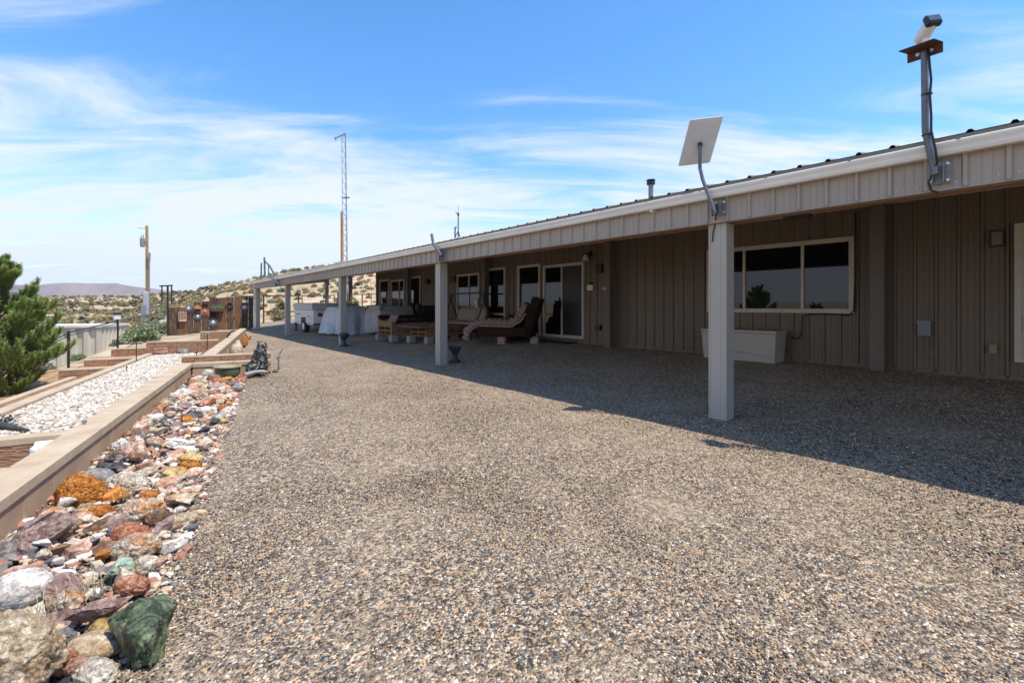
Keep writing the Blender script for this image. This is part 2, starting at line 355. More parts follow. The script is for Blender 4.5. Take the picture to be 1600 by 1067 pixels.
# far mesa
def hills():
    b = MB(); xs = list(range(-900, 1300, 20)); prof = []
    def mesa_y(x):
        xp = x
        return interp(xp, [-900, -500, -200, 0, 60, 96, 120, 175, 195, 225, 250, 300, 420, 700, 1300], [452, 447, 449, 446, 445, 442.5, 442.5, 443, 445.5, 449, 453, 457, 457, 458, 458])+fn(xp, 0, .03)*2.2
    rows = [(2500, None, 0), (2560, .30, 0), (2620, .62, 0), (2680, .93, 0), (2720, 1, 0), (3100, 1.0, 0)]
    V = []
    for D, k, _ in rows:
        for x in xs:
            ang = math.atan((x-800)/F)+TH; tn = (HY-mesa_y(x))*math.cos(ang-TH)/F
            jit = 1+(fn(x, D, .05)*.03 if k and k < .99 else 0)+fn(x, D, .012)*.03
            top = CZ+tn*2720
            V.append((D*jit*math.sin(ang), D*jit*math.cos(ang), -20 if k is None else top*k+fn(x, D, .04)*8*(1-k)))
    n = len(xs); Fc = [(i*n+j, i*n+j+1, (i+1)*n+j+1, (i+1)*n+j) for i in range(len(rows)-1) for j in range(n-1)]
    m = mat('mesa', (.21, .155, .135), (.30, .225, .18), scale=.008, rough=1, bump=.6, bscale=.03, bdist=20)
    o = npobj('hills', np.array(V), np.array(Fc), m, True); tag(o, 'long flat topped mesa far beyond the plain', kind='structure')
hills()
# gravel yard
def yard():
    V = []; Fc = []
    Ys = list(np.arange(-9, 34.1, .5))
    def x_left(Y):                       # follows the long wall and the planter wall
        if Y < 9.6: s = (Y-O0[1])/.978; return O0[0]+.207*s+.02
        if Y < 21: s = (Y-O0[1])/.978; return O0[0]+.207*s+.1
        return 3.25
    nx = 40
    for Y in Ys:
        xl = x_left(Y); xr = 8.95 if Y < 20.4 else 13
        for i in range(nx+1):
            X = xl+(xr-xl)*i/nx; V.append((X, Y, gz(min(X, 8.6))+.006*fn(X, Y, 2.3)+.012*fn(X, Y, .6)))
    for i in range(len(Ys)-1):
        for j in range(nx):
            a = i*(nx+1)+j; Fc.append((a, a+1, a+nx+2, a+nx+1))
    o = npobj('gravel_yard', np.array(V), np.array(Fc), M['gravel'], True); tag(o, 'yard of mixed brown and grey gravel', kind='structure')
yard()
def ico(sub):
    import bmesh
    bm = bmesh.new(); bmesh.ops.create_icosphere(bm, subdivisions=sub, radius=1)
    V = np.array([v.co[:] for v in bm.verts]); Fc = np.array([[v.index for v in f.verts] for f in bm.faces]); bm.free(); return V, Fc
ICO1, ICO2, ICO3, ICO4, ICO5 = ico(1), ico(2), ico(3), ico(4), ico(5)
OCT = (np.array([(1,0,0),(-1,0,0),(0,1,0),(0,-1,0),(0,0,1),(0,0,-1)], float), np.array([(0,2,4),(2,1,4),(1,3,4),(3,0,4),(2,0,5),(1,2,5),(3,1,5),(0,3,5)]))
def scatter_stones(P, S, base, flat=.6, jit=.25):
    bv, bf = base; n = len(P); k = len(bv)
    V = np.repeat(bv[None], n, 0)*(1+rng.uniform(-jit, jit, (n, k, 1)))
    sc = np.stack([S*rng.uniform(.8, 1.35, n), S*rng.uniform(.6, .95, n), S*flat*rng.uniform(.7, 1.1, n)], 1)
    V *= sc[:, None, :]
    a = rng.uniform(0, 2*np.pi, n); t = rng.normal(0, .3, n)
    c, s = np.cos(t)[:, None], np.sin(t)[:, None]; x, z = V[..., 0]*c-V[..., 2]*s, V[..., 0]*s+V[..., 2]*c; V[..., 0], V[..., 2] = x, z
    c, s = np.cos(a)[:, None], np.sin(a)[:, None]; x, y = V[..., 0]*c-V[..., 1]*s, V[..., 0]*s+V[..., 1]*c; V[..., 0], V[..., 1] = x, y
    V += P[:, None, :]
    Fc = (bf[None]+np.arange(n)[:, None, None]*k).reshape(-1, 3); return V.reshape(-1, 3), Fc
def gzv(X): 
    t = np.clip((X-4.9)/3.6, 0, 1); return .30*t*t*(3-2*t)
def pebbles():
    allV = []; allF = []; off = 0
    for base, r0, r1, N_, smin, smax in ((ICO1, 1.0, 3.4, 170000, .0022, .0078), (OCT, 3.3, 10.5, 160000, .0038, .0108)):
        r_ = r0+(r1-r0)*rng.random(N_)**(.85 if base is ICO1 else 1.0); b = np.radians(rng.uniform(-16, 96, N_))
        X = r_*np.sin(b); Y = r_*np.cos(b); n = -.978*(X-O0[0])+.207*(Y-O0[1]); k = (n < -.12) & (X < 8.6)
        X, Y = X[k], Y[k]; S = smin+(smax-smin)*rng.random(len(X))**2.6
        # fewer stones where the fines show
        dens = np.array([fn(x, y, .75)+.6*fn(x, y, 2.3) for x, y in zip(X, Y)]) ; k = rng.random(len(X)) < np.clip(.95-dens*2.0, .10, 1); X, Y, S = X[k], Y[k], S[k]
        P = np.stack([X, Y, gzv(X)+S*.12], 1)
        V, Fc = scatter_stones(P, S, base, .62, .22); allV.append(V); allF.append(Fc+off); off += len(V)
    o = npobj('pebbles', np.concatenate(allV), np.concatenate(allF), M['pebble'], False); tag(o, 'loose pebbles covering the gravel yard', 'gravel', kind='stuff')
pebbles()
# ------------------------------------------------------------------ the long house with its porch
Y0, Y1, YW = -6.0, 28.6, 20.5      # near end, far end of the porch, far end of the house
FX, WX = 4.95, 8.8
FB = pt(1112, 348, X=FX).z; GB = pt(1115, 311, X=4.9).z; GT = pt(1115, 294, X=4.83).z
house = thing('long_house', 'long low house of tan ribbed steel with a deep porch on square posts', 'house', (8.8, 8, 0))
def ribbed(b, axis_x, y0, y1, z0, z1, out, pitch=.229, rh=.028, rw=.055, thick=.02, phase=0):
    """vertical ribs standing out of a sheet at X=axis_x towards -X"""
    prof = []; y = y0+phase
    prof.append((0, y0))
    while y+rw*1.4 < y1:
        if y > y0: prof += [(0, y), (rh, y+rw*.28), (rh, y+rw*.72), (0, y+rw)]
        if y+pitch < y1:                                   # two small stiffening ribs between
            for q in (.42, .68): yy = y+pitch*q; prof += [(0, yy), (.004, yy+.004), (.004, yy+.012), (0, yy+.016)]
        y += pitch
    prof.append((0, y1)); k = len(b.v); n = len(prof)
    for z in (z0, z1):
        for d, y in prof: b.v.append((axis_x-d, y, z))
    for i in range(n-1): b.f.append((k+i+1, k+i, k+n+i, k+n+i+1))
    b.box(axis_x+.002, axis_x+thick, y0, y1, z0, z1)
wb = MB(); ribbed(wb, WX, Y0, YW, .30, 3.2, 1, rh=.03)
wb.box(8.82, 20, YW-.15, YW, .2, 3.2); wb.box(8.82, 20, Y0, Y0+.1, .2, 3.2)
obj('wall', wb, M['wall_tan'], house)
b = MB(); b.box(8.76, 8.84, Y0, YW+.01, .22, .315); b.box(8.77, 8.80, Y0, YW, .315, .345); obj('base_trim', b, mat('base_trim', (.14, .115, .09), (.20, .165, .13), scale=6, rough=.6), house)
b = MB(); b.box(8.72, 8.80, YW-.07, YW+.012, .345, 3.0); obj('corner_trim', b, M['fascia'], house)
b = MB(); b.box(8.735, 8.80, Y0, YW, 2.80, 2.825); obj('wall_head_trim', b, M['trim'], house)
# fascia
b = MB(); ribbed(b, FX, Y0, Y1, FB, GT-.02, 1, rh=.026, rw=.05, phase=.03); obj('fascia', b, M['fascia'], house)
fas = house.children[-1]
b = MB(); b.box(FX-.012, FX+.10, Y0, Y1+.006, FB-.012, FB-.001); obj('drip_edge', b, M['fascia'], house)
def screw(b, yy, z_):
    w6 = [k*math.pi/3 for k in range(6)]
    b.add([(FX-.007, yy+.009*math.cos(w), z_+.009*math.sin(w)) for w in w6]+[(FX, yy+.009*math.cos(w), z_+.009*math.sin(w)) for w in w6], [tuple(range(6))]+[(i, i+6, (i+1) % 6+6, (i+1) % 6) for i in range(6)])
y = Y0+.03; ns_ = 0; far_b = MB()
while y < 16:
    for yy in (y+.078, y+.205):
        if yy > -.6 and ns_ < 98: b = MB(); screw(b, yy, FB+.045); obj('screw', b, M['screw'], house); ns_ += 1
        else: screw(far_b, yy, FB+.045)
    y += .229
obj('screws', far_b, M['screw'], house)['kind'] = 'stuff'
# gutter: box gutter with rolled lip
b = MB(); g0, g1 = GB, GT
b.prism([(FX-.03, g0), (FX-.095, g0), (FX-.105, g0+.02), (FX-.105, g0+.045), (FX-.12, g0+.075), (FX-.12, g1-.01), (FX-.112, g1), (FX-.10, g1-.008), (FX-.10, g0+.08), (FX-.03, g0+.03)], Y0, Y1+.05)
obj('gutter', b, M['gutter'], house)
y = Y0+.3
while y < Y1: b = MB(); b.box(FX-.123, FX+.02, y, y+.022, g1-.002, g1+.006); obj('gutter_strap', b, M['galv'], house); y += .687
# roof, ribbed across
def roofz(X): return GT+.035+(X-4.83)*.2
b = MB(); prof = []; y = Y0
while y < Y1:
    prof += [(y, 0), (y+.014, .020), (y+.034, .020), (y+.048, 0)]; y += .229
prof.append((Y1, 0)); n = len(prof); k = len(b.v)
for X in (4.86, 14.0, 20.5):
    zz = roofz(X) if X < 15 else roofz(14)-1.3
    for yy, h in prof: b.v.append((X, yy, zz+h))
for i in range(n-1):
    y_mid = (prof[i][0]+prof[i+1][0])/2
    b.f.append((k+i, k+n+i, k+n+i+1, k+i+1))
    if y_mid < YW: b.f.append((k+n+i, k+2*n+i, k+2*n+i+1, k+n+i+1))
# leave only the porch strip beyond the house
b2 = MB(); b2.v = [v for v in b.v]
for f in b.f:
    ys = [b.v[i][1] for i in f]; xs = [b.v[i][0] for i in f]
    if sum(ys)/len(ys) < YW+.2: b2.f.append(f)
k = len(b2.v); m2 = [(yy, h) for yy, h in prof if yy >= YW+.1]
for X in (4.86, 9.3):
    for yy, h in m2: b2.v.append((X, yy, roofz(X)+h))
for i in range(len(m2)-1): b2.f.append((k+i, k+len(m2)+i, k+len(m2)+i+1, k+i+1))
obj('roof', b2, M['roof'], house)
b = MB(); b.box(4.868, 4.90, Y0, Y1, GT-.04, GT+.036); obj('roof_closure', b, M['roof'], house)
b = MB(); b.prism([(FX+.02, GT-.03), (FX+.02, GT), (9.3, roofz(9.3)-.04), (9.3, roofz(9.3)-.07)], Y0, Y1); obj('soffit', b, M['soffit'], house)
# wooden header beams
b = MB(); b.box(FX+.03, FX+.13, Y0, Y1, FB-.0, FB+.24); b.box(FX+.135, FX+.30, Y0, Y1, FB+.004, FB+.03); obj('header_beam', b, M['beam'], house)
b = MB(); b.box(8.62, 8.71, Y0, Y1, 2.86, 3.04); obj('wall_beam', b, M['beam'], house)
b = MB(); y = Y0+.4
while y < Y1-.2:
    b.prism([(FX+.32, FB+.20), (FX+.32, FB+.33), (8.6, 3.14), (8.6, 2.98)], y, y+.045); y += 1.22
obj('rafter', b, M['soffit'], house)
# posts
YP = []
for xl, xc, w in ((1112, 1134.5, .19), (680, 687.7, .19), (528, 532.5, .19), (444, 447, .19), (396, 400.5, .19)):
    Yc = pt(xc, 600, X=5.0).y; YP.append(Yc)
    b = MB(); x1 = 5.17; zt = FB-.014
    b.box(5.0, x1, Yc, Yc+.19, -.02, zt)
    b.box(4.994, x1+.006, Yc-.006, Yc+.012, -.02, zt-.002); b.box(4.994, 5.02, Yc+.178, Yc+.196, -.02, zt-.002)   # folded corner trims
    b.box(4.996, 5.02, Yc+.06, Yc+.064, -.02, zt-.004)
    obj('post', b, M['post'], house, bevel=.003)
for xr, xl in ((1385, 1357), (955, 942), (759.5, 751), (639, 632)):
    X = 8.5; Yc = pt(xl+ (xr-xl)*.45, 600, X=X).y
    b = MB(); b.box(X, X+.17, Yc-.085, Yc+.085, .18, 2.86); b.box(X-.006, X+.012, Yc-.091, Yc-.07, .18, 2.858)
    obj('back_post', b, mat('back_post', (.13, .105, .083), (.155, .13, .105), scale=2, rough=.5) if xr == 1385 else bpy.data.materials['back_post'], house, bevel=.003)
for X, Yc in ((8.9, 24.4), (8.9, 28.3)):
    b = MB(); b.box(X, X+.17, Yc, Yc+.17, -.1, 3.0); obj('back_post', b, bpy.data.materials['back_post'], house, bevel=.003)
b = MB(); b.tube([(4.93, YP[4]+.12, GB), (4.96, YP[4]+.24, FB-.05), (4.95, YP[4]+.25, .12), (4.85, YP[4]+.25, .04)], .035, 8); obj('downpipe', b, M['white'], house, smooth=True)
# end fascia of the porch
b = MB(); b.prism([(FX, FB), (FX, GT), (9.3, roofz(9.3)-.02), (9.3, 2.75)], Y1, Y1+.02); obj('end_fascia', b, M['fascia'], house)
b = MB(); b.box(FX-.128, FX-.02, Y1+.05, Y1+.058, GB-.01, GT+.01); b.box(FX-.05, FX+.05, Y1+.02, Y1+.05, GT, GT+.05); obj('gutter_end', b, M['gutter'], house)

def window(name, xl, xr, yt, yb, mull=(), rail=(), label=None, door=False, zb=None, panes=None, fw=.055):
    Ya, Yb = pt(xr, 400, X=8.76).y, pt(xl, 400, X=8.76).y
    zt = pt(xr, yt, X=8.76).z; z0 = pt(xr, yb, X=8.76).z if zb is None else zb
    x0, x1 = 8.735, 8.80; f = MB()
    f.box(x0, x1, Ya, Ya+fw, z0, zt); f.box(x0, x1, Yb-fw, Yb, z0, zt)
    f.box(x0+.001, x1, Ya+fw, Yb-fw, zt-fw, zt); f.box(x0+.001, x1, Ya+fw, Yb-fw, z0, z0+fw)
    # inner step
    f.box(x0+.018, x1, Ya+fw, Ya+fw+.02, z0+fw, zt-fw); f.box(x0+.018, x1, Yb-fw-.02, Yb-fw, z0+fw, zt-fw)
    f.box(x0+.019, x1, Ya+fw+.02, Yb-fw-.02, zt-fw-.02, zt-fw); f.box(x0+.019, x1, Ya+fw+.02, Yb-fw-.02, z0+fw, z0+fw+.02)
    ys = sorted([pt(m_, 400, X=8.76).y for m_ in mull]); zs = [pt(xr, r_, X=8.76).z for r_ in rail]
    for ym in ys: f.box(x0+.004, x1, ym-.022, ym+.022, z0+fw+.02, zt-fw-.02)
    for zm in zs: f.box(x0+.005, x1, Ya+fw+.02, Yb-fw-.02, zm-.03, zm+.03)
    fr = obj(name, f, M['trim'], house, bevel=.003)
    edges = [Ya+fw+.02]+ys+[Yb-fw-.02]
    for i in range(len(edges)-1):
        g = MB(); g.box(x0+.032, x1-.004, edges[i]+.003, edges[i+1]-.003, z0+fw+.022, zt-fw-.022)
        mt = M['glass'] if not panes else M[panes[i]]
        obj('pane', g, mt, fr)
    if door:
        h = MB(); ym = ys[0]; zc = (z0+zt)/2-.1; h.box(x0-.03, x0+.004, ym-.012, ym+.012, zc-.1, zc+.1); obj('handle', h, M['black'], fr)
    if label: fr['label'] = label
    return fr
window('window', 1105, 1335, 369, 490, mull=(1163, 1254), label='wide three pane window in a cream frame')
window('sliding_door', 849, 912.5, 409, 530, mull=(878,), door=True, panes=['screen', 'glass'], label='sliding glass door with an insect screen')
window('window', 809, 844, 412, 525, rail=(491,), label='tall window left of the sliding door')
window('window', 760, 789.5, 417, 520, rail=(491,), label='tall window between the swing and the lounger')
window('sliding_door', 714, 749, 426, 518, mull=(733,), panes=['glass', 'glass'], label='sliding door behind the swing')
window('window', 639, 657, 431, 500, label='narrow window left of the first back post')
window('window', 611, 632, 436, 490, mull=(624,)); window('window', 593, 608, 436, 490)
window('door', 1585, 1720, 337, 574, rail=(), label='glazed door with a wide cream frame', fw=.065)
b = MB(); dz = pt(1600, 508, X=8.7).z; b.box(8.728, 8.76, -2, .30, dz-.05, dz+.05); obj('door_rail', b, M['trim'], house)
# vent pipe and weather station on the roof
def on_roof(X, Yv): return Vector((X, Yv, roofz(X)))
def roof_thing(px, X):
    return Vector((X, pt(px, 300, X=X).y, roofz(X)))
p = roof_thing(1017, 8.2); vt = pt(1017, 281, X=8.2).z
t = thing('vent_pipe', 'short galvanised vent pipe with a dark cap on the roof', 'vent pipe', tuple(p))
b = MB(); b.tube([p, (p.x, p.y, vt-.08)], .05, 14); obj('pipe', b, M['galv'], t, smooth=True)
b = MB(); b.lathe([(.055, vt-.11), (.085, vt-.10), (.085, vt-.05), (.06, vt-.045)], 14, (p.x, p.y, 0)); b.lathe([(.09, vt-.03), (.09, vt-.005), (.03, vt+.01)], 14, (p.x, p.y, 0)); b.tube([(p.x, p.y, vt-.06), (p.x, p.y, vt-.01)], .045, 8); obj('cap', b, M['black'], t, smooth=True)
p = roof_thing(716, 7.2); zt = pt(716, 322, X=7.2).z; zb_ = p.z
t = thing('weather_station', 'thin mast with a wind sensor on a small tripod on the roof', 'weather station', tuple(p))
b = MB(); b.tube([(p.x, p.y, zb_), (p.x, p.y, zt-.25)], .018, 8); obj('mast', b, M['pipe_grey'], t)
for k in range(3):
    w = k*2.094+.4; b = MB(); b.tube([(p.x, p.y, zb_+.38), (p.x+.2*math.cos(w), p.y+.2*math.sin(w), roofz(p.x+.2*math.cos(w))+.02)], .012, 6); obj('leg', b, M['pipe_grey'], t)
b = MB(); b.tube([(p.x, p.y, zt-.27), (p.x, p.y, zt)], .006, 5); b.tube([(p.x, p.y-.02, zt-.22), (p.x-.04, p.y+.08, zt-.18)], .012, 5); b.lathe([(.02, zt-.28), (.04, zt-.25), (.02, zt-.2)], 8, (p.x, p.y, 0)); obj('wind_sensor', b, M['black'], t)
b = MB(); q = pt(711, 356, X=7.2); q2 = Vector((7.2, q.y, roofz(7.2))); b.tube([q2, (q.x, q.y, q.z-.04), q, (q.x, q.y-.07, q.z+.01)], .022, 8); obj('vent_elbow', b, M['pipe_grey'], t)
# ------------------------------------------------------------------ things fixed to the fascia
def bracket(t, p, w=.13, h=.15):
    """steel plate on the fascia at p with a hinge yoke"""
    b = MB(); b.box(FX-.036, FX-.028, p.y-w/2, p.y+w/2, p.z-h/2, p.z+h/2)
    b.box(FX-.11, FX-.034, p.y-.035, p.y-.029, p.z-h/2+.01, p.z+h/2-.03); b.box(FX-.11, FX-.034, p.y+.029, p.y+.035, p.z-h/2+.01, p.z+h/2-.03)
    obj('bracket', b, M['galv'], t)
    for dy in (-1, 1):
        for dz in (-1, 1):
            c = MB(); c.tube([(FX-.052, p.y+dy*(w/2-.02), p.z+dz*(h/2-.02)), (FX-.036, p.y+dy*(w/2-.02), p.z+dz*(h/2-.02))], .011, 6); obj('bolt', c, M['steel_bright'], t)
def arm(t, pix, X=4.79, r=.02, m='pipe_grey'):
    P = [pt(x, y, X=X) for x, y in pix]; b = MB(); 
    Q = [P[0]]
    for i in range(1, len(P)-1):                         # round the bends
        for k in (.8, .93): Q.append(P[i-1].lerp(P[i], k))
        for k in (.07, .2): Q.append(P[i].lerp(P[i+1], k))
    Q.append(P[-1]); b.tube(Q, r, 12); o = obj('arm', b, M[m], t, smooth=True); return P
base = pt(1126, 325, X=FX-.03)
t = thing('satellite_dish', 'white flat rectangular dish on a bent grey pipe above the nearest post', 'satellite dish', tuple(base))
bracket(t, base); P = arm(t, [(1118, 334), (1098, 281), (1093.5, 262), (1094, 228)], r=.019)
b = MB(); b.tube([P[-1], P[-1]+Vector((0, 0, .03))], .026, 12); obj('collar', b, M['black'], t, smooth=True)
fw_ = Vector((math.sin(TH), math.cos(TH), 0)); rt = Vector((math.cos(TH), -math.sin(TH), 0)); upv = Vector((0, 0, 1))
cen = P[-1]+rt*.006+upv*.045+fw_*.01
u = (rt*.335+upv*.02-fw_*.06); v = (rt*-.10-upv*.385+fw_*.26); u = u.normalized(); v = (v-u*v.dot(u)*.45).normalized(); nn = u.cross(v).normalized()
if nn.z < 0: nn = -nn
b = MB(); prof = [(-1, -1), (1, -1), (1, 1), (-1, 1)]
def panel(hw, hh, off, cr=.02):
    out = []
    for cx, cy, a0 in ((hw-cr, hh-cr, 0), (-hw+cr, hh-cr, 90), (-hw+cr, -hh+cr, 180), (hw-cr, -hh+cr, 270)):
        for k in range(4): w = R(a0+30*k); out.append(cen+u*(cx+cr*math.cos(w))+v*(cy+cr*math.sin(w))+nn*off)
    return out
rings = [panel(.10, .20, -.004), panel(.165, .245, .004), panel(.170, .25, .010), panel(.170, .25, .018), panel(.166, .246, .022)]
vs = [q for r_ in rings for q in r_]; n = 16
b.add(vs, [tuple(range(n))]+[(i*n+j, i*n+(j+1) % n, (i+1)*n+(j+1) % n, (i+1)*n+j) for i in range(len(rings)-1) for j in range(n)]+[tuple(range((len(rings)-1)*n, len(rings)*n))[::-1]])
obj('dish_panel', b, mat('dish_white', (.50, .50, .49), (.56, .56, .55), scale=8, rough=.5), t)
b = MB(); b.tube([pt(1118, 332, X=4.8), pt(1112, 322, X=4.81), pt(1113, 338, X=4.83), pt(1119, 336, X=4.9), pt(1117, 350, X=4.985), pt(1114, 364, X=4.985), pt(1113, 378, X=4.985)], .007, 6); obj('cable', b, M['cable'], t)
# camera on its pole
base = pt(1468, 271, X=FX-.03)
t = thing('security_camera', 'white bullet camera on a grey pole bolted to the fascia, top right', 'security camera', tuple(base))
bracket(t, base, .14, .17); P = arm(t, [(1461, 273), (1450, 223), (1446, 204), (1444.5, 82)], X=4.80, r=.0235)
top = P[-1]
b = MB()  # rusty angle iron
a0, a1 = pt(1425, 81, X=4.80), pt(1468, 74, X=4.74); d = (a1-a0).normalized(); d.z *= .35; d.normalize(); side = Vector((-d.y, d.x, 0)).normalized()
mid = top+Vector((0, 0, .03)); hl = .118
for lo, hi, w0, w1 in ((-.075, 0, 0, .006), (0, .006, -.11, .006)):
    vs = [mid+d*i*hl+side*w+upv*(z_) for z_ in (lo, hi) for w in (w0, w1) for i in (-1, 1)]
    b.add(vs, [(0,2,3,1),(4,5,7,6),(0,1,5,4),(2,6,7,3),(0,4,6,2),(1,3,7,5)])
obj('angle_plate', b, M['rust'], t)
for i in (-.35, .4):
    c = MB(); q = mid+d*hl*i-upv*.035; c.tube([q+side*.004, q+side*.018], .014, 8); c.tube([q-side*.012, q], .014, 8); obj('bolt', c, M['steel_bright'], t)
b = MB(); b.tube([mid+upv*.006, mid+upv*.06, mid+upv*.10+d*.01], [.024, .02, .018], 10); obj('swivel', b, M['white'], t, smooth=True)
cb0 = pt(1446, 64, X=4.86); cb1 = pt(1465, 34, X=4.75)
ax = (cb1-cb0); ax = ax.normalized(); L_ = .18; cs = mid+upv*.115-ax*.065; ce = cs+ax*L_
b = MB(); b.tube([cs, cs+ax*.01, ce-ax*.02, ce-ax*.018], [.038, .049, .049, .049], 14); obj('body', b, M['white'], t, smooth=True); body = [c for c in t.children if c.name.startswith('body')][-1]
b = MB(); sx = ax.cross(upv).normalized(); sy = sx.cross(ax)
b.bar(ce-ax*.035, ce+ax*.012, .100, .096, up=sy); obj('front_hood', b, M['cable'], t, bevel=.012)
b = MB(); b.bar(ce+ax*.0125, ce+ax*.016, .078, .06, up=sy); obj('lens_window', b, mat('lens_glass', (.03, .05, .08), rough=.05, spec=1), t)
b = MB(); Pc = [(1450, 76), (1452, 95), (1455, 125), (1453, 150), (1455, 180), (1455, 205), (1462, 235), (1464, 255), (1458, 268), (1451, 285), (1455, 298), (1466, 301)]
b.tube([pt(x, y, X=4.765 if y < 260 else 4.84) for x, y in Pc], .0085, 7); obj('cable', b, M['cable'], t, smooth='all')
b = MB()
for x, y in ((1448, 148), (1449, 211)): q = pt(x, y, X=4.80); b.tube([q-upv*.004, q+upv*.004], .036, 12)
obj('cable_tie', b, M['black'], t)
# empty arms
base = pt(692, 399, X=FX-.03); t = thing('mounting_arm', 'empty bent grey mounting arm above the second post from the right', 'mounting arm', tuple(base))
bracket(t, base, .26, .27); arm(t, [(690, 400), (677, 381), (674.5, 366)], r=.03)
base = pt(433, 443, X=FX-.03); t = thing('mounting_arm', 'empty bent mounting arm near the far end of the gutter', 'mounting arm', tuple(base))
bracket(t, base, .4, .26); arm(t, [(437, 444), (424, 435), (419, 431)], r=.035)
t = thing('mounting_arm', 'dark mast with a leaning arm standing at the far end of the roof', 'mounting arm', tuple(pt(414, 432, Z=27)))
b = MB(); b.tube([pt(414, 434, Z=27), pt(413, 402, Z=27)], .05, 6); b.tube([pt(414, 408, Z=27), pt(421, 415, Z=27), pt(431, 433, Z=27)], .055, 6); b.tube([pt(408, 434, Z=27), pt(408.5, 411, Z=27)], .045, 6); b.tube([pt(419.5, 412, Z=27), pt(419.5, 434, Z=27)], .03, 6); obj('arm', b, M['pipe_grey'], t)
# ------------------------------------------------------------------ small things on the porch wall
def wallp(x, y, X=8.77): return pt(x, y, X=X)
def wall_box(name, label, cat, xl, xr, yt, yb, depth, m, bev=.006, extra=None):
    a, c = wallp(xl, yt, 8.77-depth), wallp(xr, yb, 8.77-depth); b = MB(); z1_, z0_ = wallp(xr, yt, 8.77-depth).z, c.z
    b.box(8.77-depth, 8.79, c.y, a.y, z0_, z1_)
    if extra: extra(b, c.y, a.y, z0_, z1_, 8.77-depth)
    return tag(obj(name, b, m, bevel=bev), label, cat)
grey_box = mat('grey_box', (.17, .19, .22), (.22, .24, .27), scale=8, rough=.4)
def lid(b, ya, yb, za, zb, x):
    b.box(x-.012, x-.002, ya-.006, yb+.006, zb-.05, zb+.008); b.box(x-.006, x-.001, ya+.02, yb-.02, za+.02, zb-.06)
wall_box('junction_box', 'grey weatherproof outlet box on the ribbed wall right of the last back post', 'outlet box', 1433, 1454, 502, 525, .07, grey_box, extra=lid)
b = MB(); q = wallp(1450, 527); b.box(8.755, 8.79, q.y-.006, q.y+.03, .62, q.z); b.box(8.75, 8.79, q.y-.012, q.y+.036, .5, .53); tag(obj('conduit', b, M['wall_tan'], bevel=.002), 'short conduit below the grey outlet box', 'conduit')
t = thing('wall_light', 'square dark wall light beside the cream framed door on the far right', 'wall light', tuple(wallp(1557, 383)))
b = MB(); a, c = wallp(1546, 361, 8.70), wallp(1569, 384, 8.70); b.box(8.70, 8.79, c.y, a.y, c.z, a.z); obj('housing', b, M['black'], t, bevel=.006)
b = MB(); b.box(8.693, 8.701, c.y+.02, a.y-.02, c.z+.02, a.z-.02); obj('lens', b, mat('frosted', (.16, .16, .16), rough=.3), t)
wall_box('outlet', 'small brass coloured tap box low on the wall beside the far right door', 'outlet box', 1545, 1558, 538, 553, .05, mat('brass', (.26, .21, .10), rough=.5))
t = thing('wall_lantern', 'black wall lantern with a white shade above the door post', 'wall lantern', tuple(wallp(922, 412)))
q = wallp(922, 400); b = MB(); b.box(8.72, 8.79, q.y-.05, q.y+.05, q.z-.02, q.z+.10); b.tube([(8.74, q.y, q.z+.02), (8.64, q.y, q.z+.05), (8.60, q.y, q.z-.02)], .012, 6); obj('back_plate', b, M['black'], t)
b = MB(); b.lathe([(.035, 0), (.05, -.02), (.085, -.13), (.08, -.135)], 14, (8.60, q.y, q.z+.01)); obj('shade', b, M['plastic_white'], t, smooth=True)
wall_box('speaker', 'black box speaker on the wall right of the lantern', 'speaker', 930, 940, 412, 426, .16, M['black'])
wall_box('notice_plate', 'small white plate on the wall beside the sliding door', 'plate', 917, 926, 445, 453.5, .02, M['plastic_white'])
def hood(b, ya, yb, za, zb, x): b.tube([(x-.01, (ya+yb)/2, zb-.03), (x-.02, (ya+yb)/2, zb+.10)], .008, 5)
wall_box('weather_display', 'little black sensor with a wire above the white plate', 'sensor', 920, 924, 441, 445, .03, M['black'])
q = pt(945, 451, X=8.49); b = MB(); b.box(8.478, 8.492, q.y-.05, q.y+.05, q.z-.03, q.z+.03); tag(obj('name_tag', b, mat('pink_tag', (.45, .25, .22), (.6, .5, .45), scale=60, rough=.6)), 'little red and white tag on the back post by the sliding door', 'tag')
wall_box('outlet', 'small dark outlet cover low on the wall right of the sliding door', 'outlet box', 929, 937, 508, 516, .06, M['black'])
wall_box('wall_light', 'dark wall light left of the sliding door behind the swing', 'wall light', 703, 710, 431, 441, .12, M['black'])
wall_box('wall_light', 'dark wall light between the far windows and the second post', 'wall light', 662, 667, 436, 444, .14, M['black'])
b = MB(); Pc = [(1337, 330), (1337, 372), (1336, 440), (1334, 486), (1325, 493), (1290, 490), (1262, 491), (1254, 494), (1253, 510), (1252, 524), (1246, 529), (1236, 528)]
b.tube([pt(x, y, X=8.725) for x, y in Pc], .011, 7); tag(obj('cable', b, M['cable'], smooth='all'), 'black cable looped round the wide window and down to the deck box', 'cable')
b = MB(); b.tube([pt(x, y, X=5.3) for x, y in ((1320, 330), (1326, 332), (1345, 329), (1363, 324))], .007, 6); q = pt(1245, 337, X=5.25); b.box(5.22, 5.32, q.y-.12, q.y+.12, FB-.02, FB+.005); tag(obj('ceiling_light', b, M['black']), 'flat black light with its cable under the header beam', 'light')
for px, nm in ((1015, 'small white sensor clipped under the gutter right of the vent pipe'),):
    q = pt(px, 328, X=4.90); b = MB(); b.box(4.86, 4.95, q.y-.06, q.y+.06, q.z-.01, q.z+.012); b.box(4.87, 4.94, q.y-.05, q.y-.02, q.z-.035, q.z-.01); tag(obj('motion_sensor', b, M['white'], bevel=.003), nm, 'sensor')
